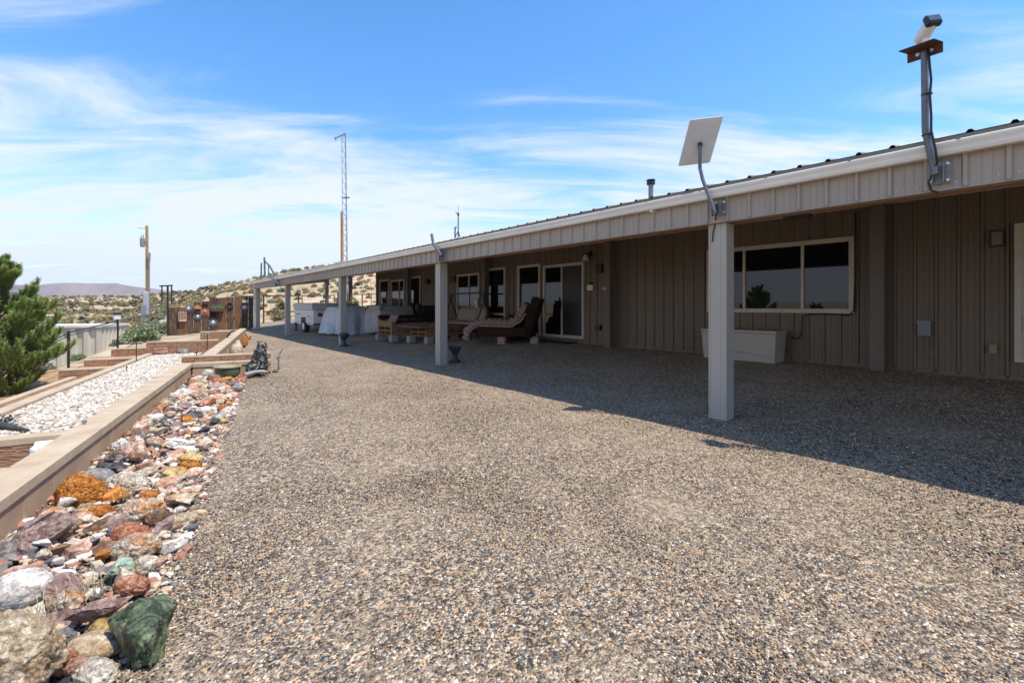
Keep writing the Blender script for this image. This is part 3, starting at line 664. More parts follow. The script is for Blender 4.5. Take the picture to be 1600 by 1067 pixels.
# ------------------------------------------------------------------ deck box
Xf = 8.22; yb_, ya_ = pt(1096, 540, X=Xf).y, pt(1212, 540, X=Xf).y; g = gz(Xf)-.01
t = thing('deck_box', 'beige resin deck box under the wide window', 'deck box', ((Xf+8.7)/2, (ya_+yb_)/2, g))
b = MB(); H = .50
k = 0
vs = [(Xf+.03, ya_+.03, g), (8.66, ya_+.03, g), (8.66, yb_-.03, g), (Xf+.03, yb_-.03, g), (Xf, ya_, g+H), (8.69, ya_, g+H), (8.69, yb_, g+H), (Xf, yb_, g+H)]
b.add(vs, [(0,3,2,1),(4,5,6,7),(0,1,5,4),(1,2,6,5),(2,3,7,6),(3,0,4,7)]); 
for i in range(8):
    s = i/7; zz = g+.10+.07*math.sin(s*3.1)
    b.tube([(Xf-.001, yb_-.1-(yb_-ya_-.2)*s, zz), (Xf-.001, yb_-.1-(yb_-ya_-.2)*min(1, (i+1)/7.0), g+.10+.07*math.sin(min(1, (i+1)/7)*3.1))], .006, 5) if i < 7 else None
obj('body', b, M['deckbox'], t, bevel=.015)
b = MB(); b.box(Xf-.015, 8.70, ya_-.015, yb_+.015, g+H+.003, g+H+.055); obj('lid', b, M['deckbox'], t, bevel=.014)
# ------------------------------------------------------------------ porch furniture
def cinder(x, y, label, m='cinder', rz=0, zg=None):
    zg = gz(x)-.005 if zg is None else zg
    b = MB(); Mx = Matrix.Translation((x, y, zg)) @ Matrix.Rotation(rz, 4, 'Z'); w, d, h = .10, .10, .2
    b.box(-w, w, -d, -d+.03, 0, h, Mx); b.box(-w, w, d-.03, d, 0, h, Mx)
    for xx in (-w, -.015, w-.03): b.box(xx+.0005, xx+.0295, -d+.03, d-.03, .001, h-.001, Mx)
    o = obj('cinder_block', b, M[m], bevel=.004); tag(o, label, 'cinder block', 'cinder blocks under the pallet furniture'); return o
# pallet sofa
SX0, SX1, SY = 6.05, 8.0, 13.6; g = gz(6.6)+.02+.2
for i, (x, y, lb) in enumerate(((6.15, 13.15, 'front left cinder block under the pallet sofa'), (6.12, 14.1, 'rear left cinder block under the pallet sofa'), (7.85, 13.2, 'right hand cinder block under the pallet sofa'))): cinder(x, y, lb, zg=g-.2)
t = thing('pallet_sofa', 'sofa of stacked wooden pallets with striped cushions and a black board back', 'sofa', (7, 13.6, g))
def pallet(x0, x1, y0, y1, z, h=.13, along='x', slats=6):
    b = MB()
    if along == 'x':
        for yy in (y0, (y0+y1)/2-.02, y1-.04): b.box(x0+.002, x1-.002, yy, yy+.04, z+.02, z+h-.02)
        w = (x1-x0)/slats
        for i in range(slats): b.box(x0+i*w+.012, x0+(i+1)*w-.012, y0-.002, y1+.002, z+h-.018, z+h)
        for i in range(0, slats, 2): b.box(x0+i*w+.012, x0+(i+1)*w-.012, y0-.002, y1+.002, z, z+.018)
    return b
obj('pallet_base', pallet(SX0, SX1, 13.05, 14.05, g, .13, slats=12), M['pallet'], t)
obj('pallet_base', pallet(SX0, SX1, 13.05, 14.05, g+.135, .13, slats=12), M['pallet'], t)
b = MB(); b.box(SX0, SX0+.1, 13.05, 14.0, g+.27, g+.40); b.box(SX0-.02, SX0+.14, 13.02, 14.05, g+.402, g+.43); b.box(SX0+.02, SX0+.08, 13.1, 13.18, g+.0, g+.27); obj('arm_rest', b, M['pallet'], t)
zb1 = pt(600, 492, Y=14.05).z
b = MB(); b.box(SX0, SX1+.2, 14.0, 14.05, zb1-.15, zb1); b.box(SX0+.01, SX1+.2, 14.0, 14.05, zb1-.35, zb1-.17); 
for x in (SX0+.15, 7.1, SX1): b.box(x, x+.09, 14.052, 14.09, g, zb1-.02)
obj('backrest', b, M['dark_wood'], t)
def cushion(x0, x1, y0, y1, z0, z1, nx=4, ny=3, puff=.02, tilt=None):
    b = MB(); n = 6; k = len(b.v); NX, NY = nx*n, ny*n
    for j in range(NY+1):
        for i in range(NX+1):
            fx = abs(math.sin(math.pi*i/n)); fy = abs(math.sin(math.pi*j/n)); e = min(1, i/2, (NX-i)/2, j/2, (NY-j)/2)
            b.v.append((x0+(x1-x0)*i/NX, y0+(y1-y0)*j/NY, z0+(z1-z0)*(.55+.45*e)+puff*(fx*fy)**.5-puff))
    for j in range(NY):
        for i in range(NX): a = j*(NX+1)+i; b.f.append((a, a+1, a+NX+2, a+NX+1))
    b.box(x0+.005, x1-.005, y0+.005, y1-.005, z0, z0+(z1-z0)*.5)
    if tilt: b.v = [tuple(tilt @ Vector(v)) for v in b.v]
    return b
obj('seat_cushion', cushion(SX0+.14, SX1, 13.02, 13.9, g+.27, g+.36, 8, 3), M['stripe'], t, smooth='all')
TM = Matrix.Translation((SX0+.16, 13.1, g+.36)) @ Matrix.Rotation(R(-62), 4, 'Y'); 
obj('pillow', cushion(0, .3, 0, .5, 0, .09, 2, 3, tilt=TM), M['stripe'], t, smooth='all')
# pallet table
g = gz(6.8)+.2
for x, y, lb in ((6.42, 12.5, 'rear left cinder block under the pallet table'), (6.60, 11.75, 'front left cinder block under the pallet table'), (7.55, 11.85, 'right hand cinder block under the pallet table')): cinder(x, y, lb, zg=g-.2)
t = thing('pallet_table', 'low table of stacked wooden pallets on cinder blocks', 'table', (7, 12.1, g))
obj('pallet_base', pallet(6.45, 7.7, 11.65, 12.6, g, .13, slats=8), M['pallet'], t); obj('pallet_base', pallet(6.45, 7.7, 11.65, 12.6, g+.135, .13, slats=8), M['pallet'], t)
b = MB()
for i in range(8): b.box(6.2, 7.95, 11.55+i*.14, 11.55+i*.14+.132, g+.268, g+.292)
obj('table_top', b, M['pallet'], t)
b = MB(); b.lathe([(.07, 0), (.10, .01), (.09, .02)], 12, (7.0, 12.2, g+.293)); tag(obj('plate', b, M['trim'], smooth=True), 'small pale dish lying on the pallet table', 'dish')
# chaise lounge on pallets
fo = Vector((7.13, 10.22, 0)); hd = Vector((8.02, 8.98, 0)); rz = math.atan2(hd.y-fo.y, hd.x-fo.x)
g = gz(7.7)+.19; t = thing('pallet_lounger', 'pallet lounger with a tufted striped cushion and a tall dark back', 'lounger', (fo.x, fo.y, g), rz)
for x, y, lb, mm in ((7.48, 9.42, 'reddish cinder block under the foot of the lounger', 'cinder_red'), (8.06, 8.78, 'grey cinder block under the head of the lounger', 'cinder'), (8.35, 9.05, 'rear grey cinder block under the head of the lounger', 'cinder')): cinder(x, y, lb, mm, zg=g-.2, rz=rz)
Ll = (hd-fo).length
b = MB()
for yy in (-.38, 0, .34): b.box(.25, Ll, yy, yy+.04, .02, .24)
for i in range(9): b.box(.22+i*.165, .36+i*.165, -.40, .40, .242, .262)
b.box(.25, Ll, -.405, -.385, .04, .22); b.box(Ll-.02, Ll+.12, -.40, .40, .0, .04)
obj('pallet_base', b, M['dark_wood'], t, local=True)
b = MB()
for yy in (-.40, -.13, .14): b.bar((Ll-.02, yy+.12, .05), (Ll+.28, yy+.12, 1.02), .22, .03, up=(0, 1, 0))
for q in (.15, .5, .9): b.bar((Ll+.0+.28*q-.03, -.42, .05+.97*q), (Ll+.28*q-.03, .42, .05+.97*q), .03, .09, up=(1, 0, -.3))
b.box(Ll+.22, Ll+.30, -.42, -.36, 0, 1.0) if False else None
obj('backrest', b, M['dark_wood'], t, local=True)
def path_cushion(path, y0, y1, th, tuft, b=None):
    b = MB(); P = [Vector((x, 0, z)) for x, z in path]; D = [0]
    for i in range(1, len(P)): D.append(D[-1]+(P[i]-P[i-1]).length)
    def at(s):
        for i in range(1, len(P)):
            if s <= D[i] or i == len(P)-1: 
                q = (s-D[i-1])/(D[i]-D[i-1]); d = (P[i]-P[i-1]).normalized(); return P[i-1].lerp(P[i], q), Vector((-d.z, 0, d.x))
    NS = int(D[-1]/.03); NY = 24; k = 0
    for i in range(NS+1):
        s = D[-1]*i/NS; p_, n_ = at(s)
        if n_.z < 0 and path[0][1] < path[-1][1] and False: n_ = -n_
        for j in range(NY+1):
            y = y0+(y1-y0)*j/NY; q = (abs(math.sin(math.pi*s/tuft))*abs(math.sin(math.pi*(y-y0)/tuft)))**.5
            e = min(1, j/1.5, (NY-j)/1.5); h = th*(.5+.5*e)*(.55+.45*q); v = p_+n_*h; b.v.append((v.x, y, v.z))
    for i in range(NS):
        for j in range(NY): a = i*(NY+1)+j; b.f.append((a, a+1, a+NY+2, a+NY+1))
    RWS = 7
    for side, yy, sg in ((0, y0, -1), (NY, y1, 1)):
        k = len(b.v)
        for i in range(NS+1):
            s = D[-1]*i/NS; p_, n_ = at(s); tp = Vector(b.v[i*(NY+1)+side])
            for r_ in range(RWS+1):
                f = r_/RWS; q = Vector((p_.x, yy, p_.z)).lerp(tp, f); q.y += sg*.05*(abs(math.sin(math.pi*f*1.0))*(.35+.65*abs(math.sin(math.pi*s/tuft))))**.6; b.v.append(tuple(q))
        for i in range(NS):
            for r_ in range(RWS): a = k+i*(RWS+1)+r_; b.f.append((a, a+1, a+RWS+2, a+RWS+1) if sg > 0 else (a, a+RWS+1, a+RWS+2, a+1))
    return b
obj('cushion', path_cushion([(-.02, -.12), (.0, .10), (.12, .22), (.35, .28), (.9, .27), (Ll-.35, .27), (Ll-.12, .45), (Ll+.0, .66), (Ll+.07, .84)], -.37, .37, .21, .148), M['stripe'], t, smooth='all', local=True)
b = MB(); b.tube([(-.02+.0, -.37, -.12), (.0, -.37, .10), (.12, -.37, .22), (.35, -.37, .28), (.9, -.37, .27), (Ll-.35, -.37, .27), (Ll-.12, -.37, .42), (Ll+.02, -.37, .62)], .014, 6); obj('piping', b, M['trim'], t, local=True, smooth='all')
# throw pillow lying beside the lounger back
def blob(b, c, r, sub=ICO2, amp=.12, sc=3, seed=0):
    V, Fc = sub; k = len(b.v)
    for v in V:
        v = Vector(v); d = 1+amp*noise.noise(v*sc+Vector((seed, 0, 0))); b.v.append((c[0]+v.x*r[0]*d, c[1]+v.y*r[1]*d, c[2]+v.z*r[2]*d))
    b.f += [tuple(int(q)+k for q in f) for f in Fc]
b = MB(); q = pt(800, 497, X=8.30); blob(b, (8.30, q.y, q.z-.02), (.12, .27, .12)); tag(obj('pillow', b, M['blackcloth'], smooth='all'), 'black pillow beside the tall back of the lounger', 'pillow')
b = MB(); q = pt(800, 545, X=8.30); b.box(8.16, 8.46, q.y-.3, q.y+.3, gz(8.3)-.02, gz(8.3)+.42); tag(obj('side_crate', b, M['dark_wood'], bevel=.02), 'dark low stand behind the lounger under the black pillow', 'stand')
b = MB(); b.box(8.3, 8.72, 7.9, 9.3, .30, .33); tag(obj('door_mat', b, M['blackcloth'], bevel=.005), 'thin dark mat in front of the sliding door', 'mat')
# porch swing facing the yard
g = gz(8.2); ya, yb = pt(757, 460, X=8.15).y, pt(704, 463, X=8.15).y; zt = 1.66
t = thing('porch_swing', 'black framed porch swing with tan cushions hanging before the dark door', 'porch swing', (8.15, (ya+yb)/2, g))
for yy in (ya, yb):
    b = MB()
    b.tube([(7.62, yy, g), (7.72, yy, g+.25), (7.98, yy, g+.75), (8.12, yy, g+1.1), (8.15, yy, zt)], .022, 8)
    b.tube([(8.66, yy, g), (8.58, yy, g+.25), (8.34, yy, g+.75), (8.20, yy, g+1.1), (8.15, yy, zt)], .022, 8); b.tube([(7.74, yy, g+.3), (8.56, yy, g+.3)], .016, 6); obj('side_frame', b, M['black'], t, smooth=True)
b = MB(); b.tube([(8.15, ya-.05, zt), (8.15, yb+.05, zt)], .026, 8); obj('top_bar', b, M['black'], t, smooth=True)
for yy in (ya+.16, yb-.16):
    for xx in (7.86, 8.36):
        b = MB(); b.tube([(8.15, yy, zt), (xx, yy, g+.42 if xx < 8.1 else g+.8)], .008, 5); obj('hanger', b, M['black'], t)
b = MB(); b.box(7.78, 8.34, ya+.14, yb-.14, g+.37, g+.40); b.tube([(8.30, ya+.14, g+.38), (8.47, ya+.14, g+.9)], .014, 6); b.tube([(8.30, yb-.14, g+.38), (8.47, yb-.14, g+.9)], .014, 6); obj('seat_frame', b, M['black'], t)
obj('seat_cushion', cushion(7.74, 8.32, ya+.16, yb-.16, g+.40, g+.50, 1, 3, .03), M['cushion_tan'], t, smooth='all')
TM = Matrix.Translation((8.30, ya+.16, g+.46)) @ Matrix.Rotation(R(-72), 4, 'Y')
obj('back_cushion', cushion(0, .50, 0, yb-ya-.32, 0, .11, 1, 3, .03, tilt=TM), M['cushion_tan'], t, smooth='all')
b = MB(); q = pt(745, 470, X=8.0); b.lathe([(.03, -.22), (.06, -.16), (.075, 0), (.06, .05)], 10, (8.0, q.y, q.z)); tag(obj('hanging_lamp', b, M['trim'], smooth=True), 'pale paper lamp hanging from the swing frame', 'lamp')
# urns
def urn(x, y, h, label):
    t = thing('pedestal_urn', label, 'urn', (x, y, gz(x)-.01), 0, 'urns by the porch posts')
    b = MB(); b.lathe([(.13, 0), (.135, .02), (.12, .04), (.085, .07), (.06, .12), (.058, .18), (.075, .22), (.125, .30), (.15, .33), (.15, h), (.13, h), (.11, h-.04)], 8); obj('body', b, M['urn'], t, smooth=True, local=True)
    b = MB()
    for k in range(8): w = k*math.pi/4; b.box(-.02, .02, -.02, .02, .0, .06, Matrix.Translation((.1*math.cos(w), .1*math.sin(w), 0)) @ Matrix.Rotation(w, 4, 'Z'))
    obj('base', b, M['urn'], t, local=True); return t
q = pt(711, 566, z=.02); urn(q.x, q.y, .37, 'dark urn standing beside the second post from the right')
q = pt(537.5, 541, z=.0); urn(q.x, q.y+.0, .42, 'black urn standing in front of the third post from the right')
# covered things at the far end
def draped(x0, x1, y0, y1, z0, z1, seed=0, flare=.12, folds=.05, n=90):
    b = MB(); rings = []; H = 14; per = []
    def corner(t):      # rounded rectangle
        t = t % 1; L = [x1-x0, y1-y0, x1-x0, y1-y0]; s = t*sum(L)
        if s < L[0]: return x0+s, y0, 0, -1
        s -= L[0]
        if s < L[1]: return x1, y0+s, 1, 0
        s -= L[1]
        if s < L[2]: return x1-s, y1, 0, 1
        s -= L[2]; return x0, y1-s, -1, 0
    for i in range(H+1):
        q = i/H; ring = []
        for j in range(n):
            x, y, nx, ny = corner(j/n); cx, cy = (x0+x1)/2, (y0+y1)/2
            fold = noise.noise(Vector((x*3.2+seed, y*3.2, q*.8)))*folds*2*(1-q)**.6+abs(math.sin(j*1.9+seed+noise.noise(Vector((j*.2, seed, 0)))*3))*folds*.5*(1-q)
            off = flare*(1-q)**1.5*(.5+1.3*noise.noise(Vector((x*1.5+seed, y*1.5, 2))))+fold
            zz = z0+(z1-z0)*q-(0 if q < 1 else 0)+(1-q)**3*.10*(noise.noise(Vector((x*2, y*2, seed)))+.3)
            r_ = .13*q**7
            ring.append((x+nx*(off-r_), y+ny*(off-r_), zz))
        rings.append(ring)
    for sc_, dz in ((.90, .03), (.7, .03), (.35, .02), (.05, .03)):
        ring = []
        for j in range(n):
            x, y, nx, ny = corner(j/n); cx, cy = (x0+x1)/2, (y0+y1)/2; xx, yy = cx+(x-cx)*sc_, cy+(y-cy)*sc_
            ring.append((xx, yy, z1+dz+.04*noise.noise(Vector((xx*2.5, yy*2.5, seed)))))
        rings.append(ring)
    for r_ in rings: b.v += r_
    for i in range(len(rings)-1):
        for j in range(n): b.f.append((i*n+j, i*n+(j+1) % n, (i+1)*n+(j+1) % n, (i+1)*n+j))
    b.f.append(tuple((len(rings)-1)*n+j for j in range(n))); return b
z1_ = pt(540, 481, Y=17.4).z
tag(obj('tarp_cover', draped(6.08, 7.3, 17.45, 19.6, gz(6.2)+.04, z1_, 3, .18, .14), M['tarp'], smooth='all'), 'silver tarp over bulky goods beside the third post, hanging to the gravel', 'tarp cover')
tag(obj('tarp_cover', draped(6.75, 8.1, 15.5, 16.9, gz(7.4)+.05, 1.22, 9, .08, .08), M['tarp2'], smooth='all'), 'grey cover over furniture behind the pallet sofa', 'tarp cover')
tag(obj('tarp_cover', draped(7.8, 8.6, 17.6, 19.6, gz(8)+.05, 1.25, 5, .05), M['tarp2'], smooth='all'), 'grey cover in shade behind the silver tarp', 'tarp cover')
q = pt(668, 500, Y=14.9)
t = thing('barbecue_grill', 'black covered barbecue grill behind the pallet sofa', 'grill', (q.x, 14.9, gz(8)))
b = draped(q.x-.35, q.x+.45, 14.65, 15.15, gz(8)+.05, 1.0, 21, .04, .03, 60); obj('cover', b, M['blackcloth'], t, smooth='all')
b = MB(); b.tube([(q.x-.3, 14.9, 1.08), (q.x+.3, 14.9, 1.08)], [.2, .2], 14); blob(b, (q.x-.38, 14.9, 1.18), (.12, .12, .2)); obj('hood', b, M['blackcloth'], t, smooth=True)
# storage tote peeking from under the tarp
b = MB(); b.box(7.35, 7.62, 16.9, 17.4, gz(7.4), gz(7.4)+.6); b.box(7.33, 7.64, 16.88, 17.42, gz(7.4)+.602, gz(7.4)+.66); tag(obj('storage_tote', b, mat('blue_grey_tote', (.30, .34, .39), rough=.5), bevel=.02), 'pale blue storage tote between the two covers', 'storage tote')
# folding camper trailer
t = thing('camper_trailer', 'white folded camper trailer with a red tail lamp at the far end of the porch', 'trailer', (6.9, 22, gz(6)))
X0_, X1_, Ya, Yb_ = 5.9, 7.95, 20.6, 23.6
b = MB(); b.box(X0_+.04, X1_-.04, Ya+.03, Yb_-.03, .48, 1.08); b.box(X0_+.10, X1_-.10, Ya+.25, Yb_-.2, .40, .478); obj('body', b, M['white'], t, bevel=.03)
b = MB(); b.box(X0_, X1_, Ya, Yb_, 1.085, 1.36); b.box(X0_+.03, X1_-.03, Ya+.03, Yb_-.03, 1.362, 1.39); obj('roof_box', b, mat('trailer_grey', (.48, .50, .52), (.55, .57, .59), scale=2, rough=.4), t, bevel=.04)
b = MB(); b.box(X0_+.05, X1_-.05, Ya-.04, Ya+.03, .42, .475); obj('bumper', b, M['black'], t)
for x in (X0_+.24, X1_-.34):
    b = MB(); b.box(x, x+.20, Ya+.0, Ya+.032, .80, .95); obj('tail_lamp', b, M['red_lens'], t, bevel=.008)
for x in (X0_+.02, X1_-.22):
    wo = MB(); c = Vector((x+.1, 22.0, .33)); wo.tube([c-Vector((.10, 0, 0)), c-Vector((.08, 0, 0)), c+Vector((.08, 0, 0)), c+Vector((.10, 0, 0))], [.27, .31, .31, .27], 24); w = obj('wheel', wo, M['tyre'], t, smooth=True)
    r_ = MB(); r_.tube([c-Vector((.108, 0, 0)), c-Vector((.102, 0, 0))], [.15, .17], 18); obj('rim', r_, M['white'], w, smooth=True)
b = MB(); b.box(X0_+.03, X0_+.0385, 21.7, 22.4, .45, .75); obj('wheel_arch', b, M['black'], t)
b = MB()
for k in range(5): b.box(X0_+.034, X0_+.0395, 20.8+k*.11, 20.85+k*.13, .70+.03*k, .73+.03*k)
b.box(X0_+.034, X0_+.0395, 22.5, 23.3, .86, .90); obj('stripe_graphic', b, mat('purple_graphic', (.10, .06, .16), (.25, .03, .05), scale=4, rough=.5), t)
b = MB(); b.bar((X0_+.1, 23.3, .45), (X0_+.1, 23.7, .05), .04); b.bar((X0_+.1, 23.7, .45), (X0_+.1, 23.3, .05), .04); b.bar((6.9, 23.6, .42), (6.9, 24.8, .42), .08); b.box(6.85, 6.95, 24.6, 24.7, .0, .5); obj('drawbar', b, M['black'], t)
# ------------------------------------------------------------------ garden walls on the left
def block_wall(name, label, s0, s1, n0, n1, z0, z1, cap=.065, along='s', over=.012, pitch=.40, body='block', capm='cap'):
    c = WP((s0+s1)/2, (n0+n1)/2, z0); t = thing(name, label, 'wall', tuple(c)); b = MB(); k = MB()
    a0, a1 = (s0, s1) if along == 's' else (n0, n1); a = a0; zc = z1-cap; i = 0
    while a < a1-.02:
        e = min(a+pitch, a1); g = .0025; rx = rng.uniform(-.002, .002)
        if along == 's': b.wbox(a+g, e-g, n0+rx, n1+rx, z0, zc-.004)
        else: b.wbox(s0+rx, s1+rx, a+g, e-g, z0, zc-.004)
        a = e
    a = a0
    while a < a1-.02:
        e = min(a+pitch*1.5, a1); g = .0012; h = rng.uniform(-.0015, .0015)
        if along == 's': k.wbox(a+g, e-g, n0-over, n1+over, zc, z1+h)
        else: k.wbox(s0-over, s1+over, a+g, e-g, zc, z1+h)
        a = e
    obj('blocks', b, M[body], t, bevel=.003); obj('cap', k, M[capm], t, bevel=.004); return t
block_wall('retaining_wall', 'long low tan block wall with a smooth pink beige cap running from the near left corner', -7, 5.95, 0, .19, -.3, .262)
block_wall('garden_wall', 'low capped cross wall behind the green pot', 5.76, 5.95, -1.22, -.002, -.1, .262, along='n')
block_wall('garden_wall', 'rough split face wall just behind the capped cross wall', 5.99, 6.17, -1.22, .17, -.1, .375, cap=.03, along='n', body='split', over=.004)
block_wall('garden_wall', 'low capped wall along the left of the orange rocks, running to the plank fence', 6.19, 17.1, -.31, -.12, -.3, .375, cap=.06)
block_wall('garden_wall', 'rough split face wall closing the far end of the white stone lane', 9.0, 9.18, -.1, 1.25, -.4, .46, cap=.03, along='n', body='split', over=.004)
block_wall('garden_wall', 'taller rough wall behind the lane end under the plank fence', 12.0, 12.18, -.1, .60, -.4, .52, cap=.03, along='n', body='split', over=.004)
block_wall('garden_wall', 'narrow capped kerb wall left of the white stone lane', .7, 8.98, 1.12, 1.24, -.6, .205, cap=.05, over=.004)
block_wall('garden_wall', 'thin lower kerb beside the strip of orange dirt', -1, 6.8, 1.78, 1.88, -.8, .03, cap=.045, over=.004)
for s_, z_, n1_, lb in ((6.9, .15, 2.05, 'nearest rough step wall left of the lane'), (8.0, .21, 2.02, 'middle rough step wall left of the lane'), (9.4, .30, 1.95, 'farthest rough step wall left of the lane')):
    block_wall('step_wall', lb, s_, s_+.16, 1.25, n1_, -.7, z_, cap=.03, along='n', body='split', over=.004)
block_wall('step_wall', 'upper step beam across the lane at the left edge, above the rough face', 1.14, 1.28, .215, 1.11, -.2, .235, cap=.055, along='n', body='split', over=.003)
block_wall('step_wall', 'lower step beam across the lane at the left edge', .84, .96, .215, 1.11, -.3, .065, cap=.055, along='n', body='split', over=.003)
b = MB(); vs = [WP(a, n_, z_) for a, n_, z_ in ((.90, .205, -.2), (.90, .40, -.2), (1.13, .40, -.2), (1.13, .205, -.2), (.965, .205, .07), (.965, .40, .07), (1.13, .40, .20), (1.13, .205, .20))]
b.add(vs, [(0,1,2,3),(4,7,6,5),(0,4,5,1),(1,5,6,2),(2,6,7,3),(3,7,4,0)]); tag(obj('sloping_slab', b, M['concrete'], bevel=.004), 'pale sloping concrete slab between the two step beams', 'slab')
def sheet(name, s0, s1, n0, n1, zf, m, label, ns=30, nn=8, kind='structure'):
    V = [tuple(WP(s0+(s1-s0)*i/ns, n0+(n1-n0)*j/nn, 0)) for i in range(ns+1) for j in range(nn+1)]
    V = [(x, y, zf(x, y)+.008*fn(x, y, 4)) for x, y, _ in V]
    Fc = [(i*(nn+1)+j, (i+1)*(nn+1)+j, (i+1)*(nn+1)+j+1, i*(nn+1)+j+1) for i in range(ns) for j in range(nn)]
    return tag(npobj(name, np.array(V), np.array(Fc), m, True), label, kind=kind)
wbed = mat('pale_bed', (.32, .25, .18), (.55, .47, .37), scale=30, rough=.9, bump=.6, bscale=60)
sheet('stone_lane', 1.2, 9.0, .19, 1.13, lambda x, y: .165, wbed, 'bed of white stones between the walls')
sheet('lower_stone_bed', -3, .9, .19, 1.9, lambda x, y: -.03, wbed, 'lower bed of white stones')
sheet('planting_strip', .4, 6.95, 1.23, 1.79, lambda x, y: -.01, M['dirt'], 'strip of orange dirt between two kerbs')
sheet('planting_strip', 6.95, 8.05, 1.23, 2.3, lambda x, y: .06, M['dirt'], 'strip of orange dirt above the first step wall')
sheet('planting_strip', 8.05, 9.45, 1.23, 2.2, lambda x, y: .13, M['dirt'], 'strip of orange dirt above the second step wall')
sheet('planting_bed', -2, 11.5, 1.87, 4.9, lambda x, y: T(x, y)+.10+.03*fn(x, y, 1.2), M['dirt'], 'orange dirt slope under the pine', 80, 40)
def lane_stones():
    P = []; S = []
    for s0, s1, n0, n1, z, N_ in ((1.3, 8.96, .22, 1.1, .165, 9500), (-2.5, .82, .22, 1.6, -.03, 3500)):
        s = rng.uniform(s0, s1, N_); n = rng.uniform(n0, n1, N_); sz = rng.uniform(.012, .028, N_)
        for a, b_, q in zip(s, n, sz): P.append(tuple(WP(a, b_, z+q*.25)))
        S.append(sz)
    V, Fc = scatter_stones(np.array(P), np.concatenate(S), ICO1, .55, .16)
    tag(npobj('white_stones', V, Fc, M['white_stone'], True), 'rounded white stones filling the walled lane', 'stones', kind='stuff')
lane_stones()
# white path beyond and pale track
def track():
    V = []; Fc = []; cl = [pt(x, y, z=-.7) for x, y in ((205, 562), (218, 548), (236, 532), (252, 518), (262, 508))]
    ws = [.35, .5, .6, .7, .8]
    cl = [Vector((p.x, p.y, 0)) for p in cl]
    for p, w in zip(cl, ws):
        for k in (-1, -.3, .3, 1): V.append((p.x+k*w*.9, p.y-k*w*.2, T(p.x+k*w*.9, p.y-k*w*.2)+.05))
    for i in range(4):
        for j in range(3): a = i*4+j; Fc.append((a, a+1, a+5, a+4))
    tag(npobj('path', np.array(V), np.array(Fc), wbed, True), 'pale curving dirt path', kind='structure')
track()
# ------------------------------------------------------------------ rocks heaped along the wall
RC = {'cream': ((.62, .50, .36), (.80, .72, .58), (.50, .33, .20)), 'white': ((.76, .70, .60), (.84, .80, .72), (.62, .50, .38)),
 'pink': ((.56, .33, .22), (.70, .50, .38), (.46, .22, .12)), 'mauve': ((.30, .19, .16), (.44, .32, .28), (.22, .13, .11)),
 'rust orange': ((.52, .17, .025), (.66, .27, .05), (.32, .09, .02)), 'red': ((.48, .15, .07), (.64, .33, .20), (.36, .10, .05)),
 'brown': ((.20, .11, .065), (.34, .20, .12), (.12, .07, .045)), 'grey': ((.20, .19, .185), (.32, .30, .28), (.13, .125, .125)),
 'dark grey': ((.06, .06, .065), (.13, .125, .125), (.035, .035, .04)), 'mint green': ((.30, .42, .31), (.46, .56, .43), (.20, .28, .19)),
 'tan': ((.50, .37, .23), (.66, .52, .35), (.32, .21, .12)), 'yellow': ((.48, .30, .09), (.58, .42, .18), (.34, .19, .05)),
 'mottled': ((.72, .60, .46), (.58, .27, .11), (.82, .75, .64)), 'dark green': ((.035, .055, .025), (.16, .20, .095), (.010, .016, .013))}
def rock_mat(name, c1, c2, c3, glossy=False, pits=False):
    m = bpy.data.materials.new(name); m.use_nodes = True; nt = m.node_tree; N = nt.nodes.new; L = nt.links.new
    p = nt.nodes['Principled BSDF']; p.inputs['Roughness'].default_value = .25 if glossy else .85; p.inputs['Specular IOR Level'].default_value = .6 if glossy else .3
    g = N('ShaderNodeNewGeometry')
    def noi(sc, det=8, dist=0, rough=.65):
        t = N('ShaderNodeTexNoise'); t.inputs['Scale'].default_value = sc; t.inputs['Detail'].default_value = det; t.inputs['Roughness'].default_value = rough; t.inputs['Distortion'].default_value = dist; L(g.outputs['Position'], t.inputs['Vector']); return t.outputs[0]
    r = ramp_of(N, [(.32, c3), (.44, c1), (.56, c2), (.64, tuple(min(.85, q*1.25+.06) for q in c2)), (.72, c1)], 'LINEAR'); L(noi(11, 9, 1.2), r.inputs[0])
    r2 = ramp_of(N, [(.34, (.42, .38, .36)), (.48, (.9, .88, .86)), (.62, (1.15, 1.12, 1.08)), (.7, (.75, .6, .5))], 'LINEAR'); L(noi(55, 6, .4), r2.inputs[0])
    r3 = ramp_of(N, [(.40, (.40, .22, .12)), (.50, (1, 1, 1))], 'LINEAR'); L(noi(7, 4, 2.5), r3.inputs[0])
    a = N('ShaderNodeMix'); a.data_type = 'RGBA'; a.blend_type = 'MULTIPLY'; a.inputs[0].default_value = .85; L(r.outputs[0], a.inputs[6]); L(r2.outputs[0], a.inputs[7])
    b_ = N('ShaderNodeMix'); b_.data_type = 'RGBA'; b_.blend_type = 'MULTIPLY'; b_.inputs[0].default_value = .0 if glossy else .45; L(a.outputs[2], b_.inputs[6]); L(r3.outputs[0], b_.inputs[7]); L(b_.outputs[2], p.inputs['Base Color'])
    bp = N('ShaderNodeBump'); bp.inputs['Strength'].default_value = .9; bp.inputs['Distance'].default_value = .016; L(noi(38, 10, .6, .7), bp.inputs['Height'])
    if pits:
        v = N('ShaderNodeTexVoronoi'); v.inputs['Scale'].default_value = 60; L(g.outputs['Position'], v.inputs['Vector']); b2 = N('ShaderNodeBump'); b2.inputs['Strength'].default_value = 1; b2.inputs['Distance'].default_value = .018; L(v.outputs['Distance'], b2.inputs['Height']); L(b2.outputs[0], bp.inputs['Normal']); b2.invert = True
    L(bp.outputs[0], p.inputs['Normal']); return m
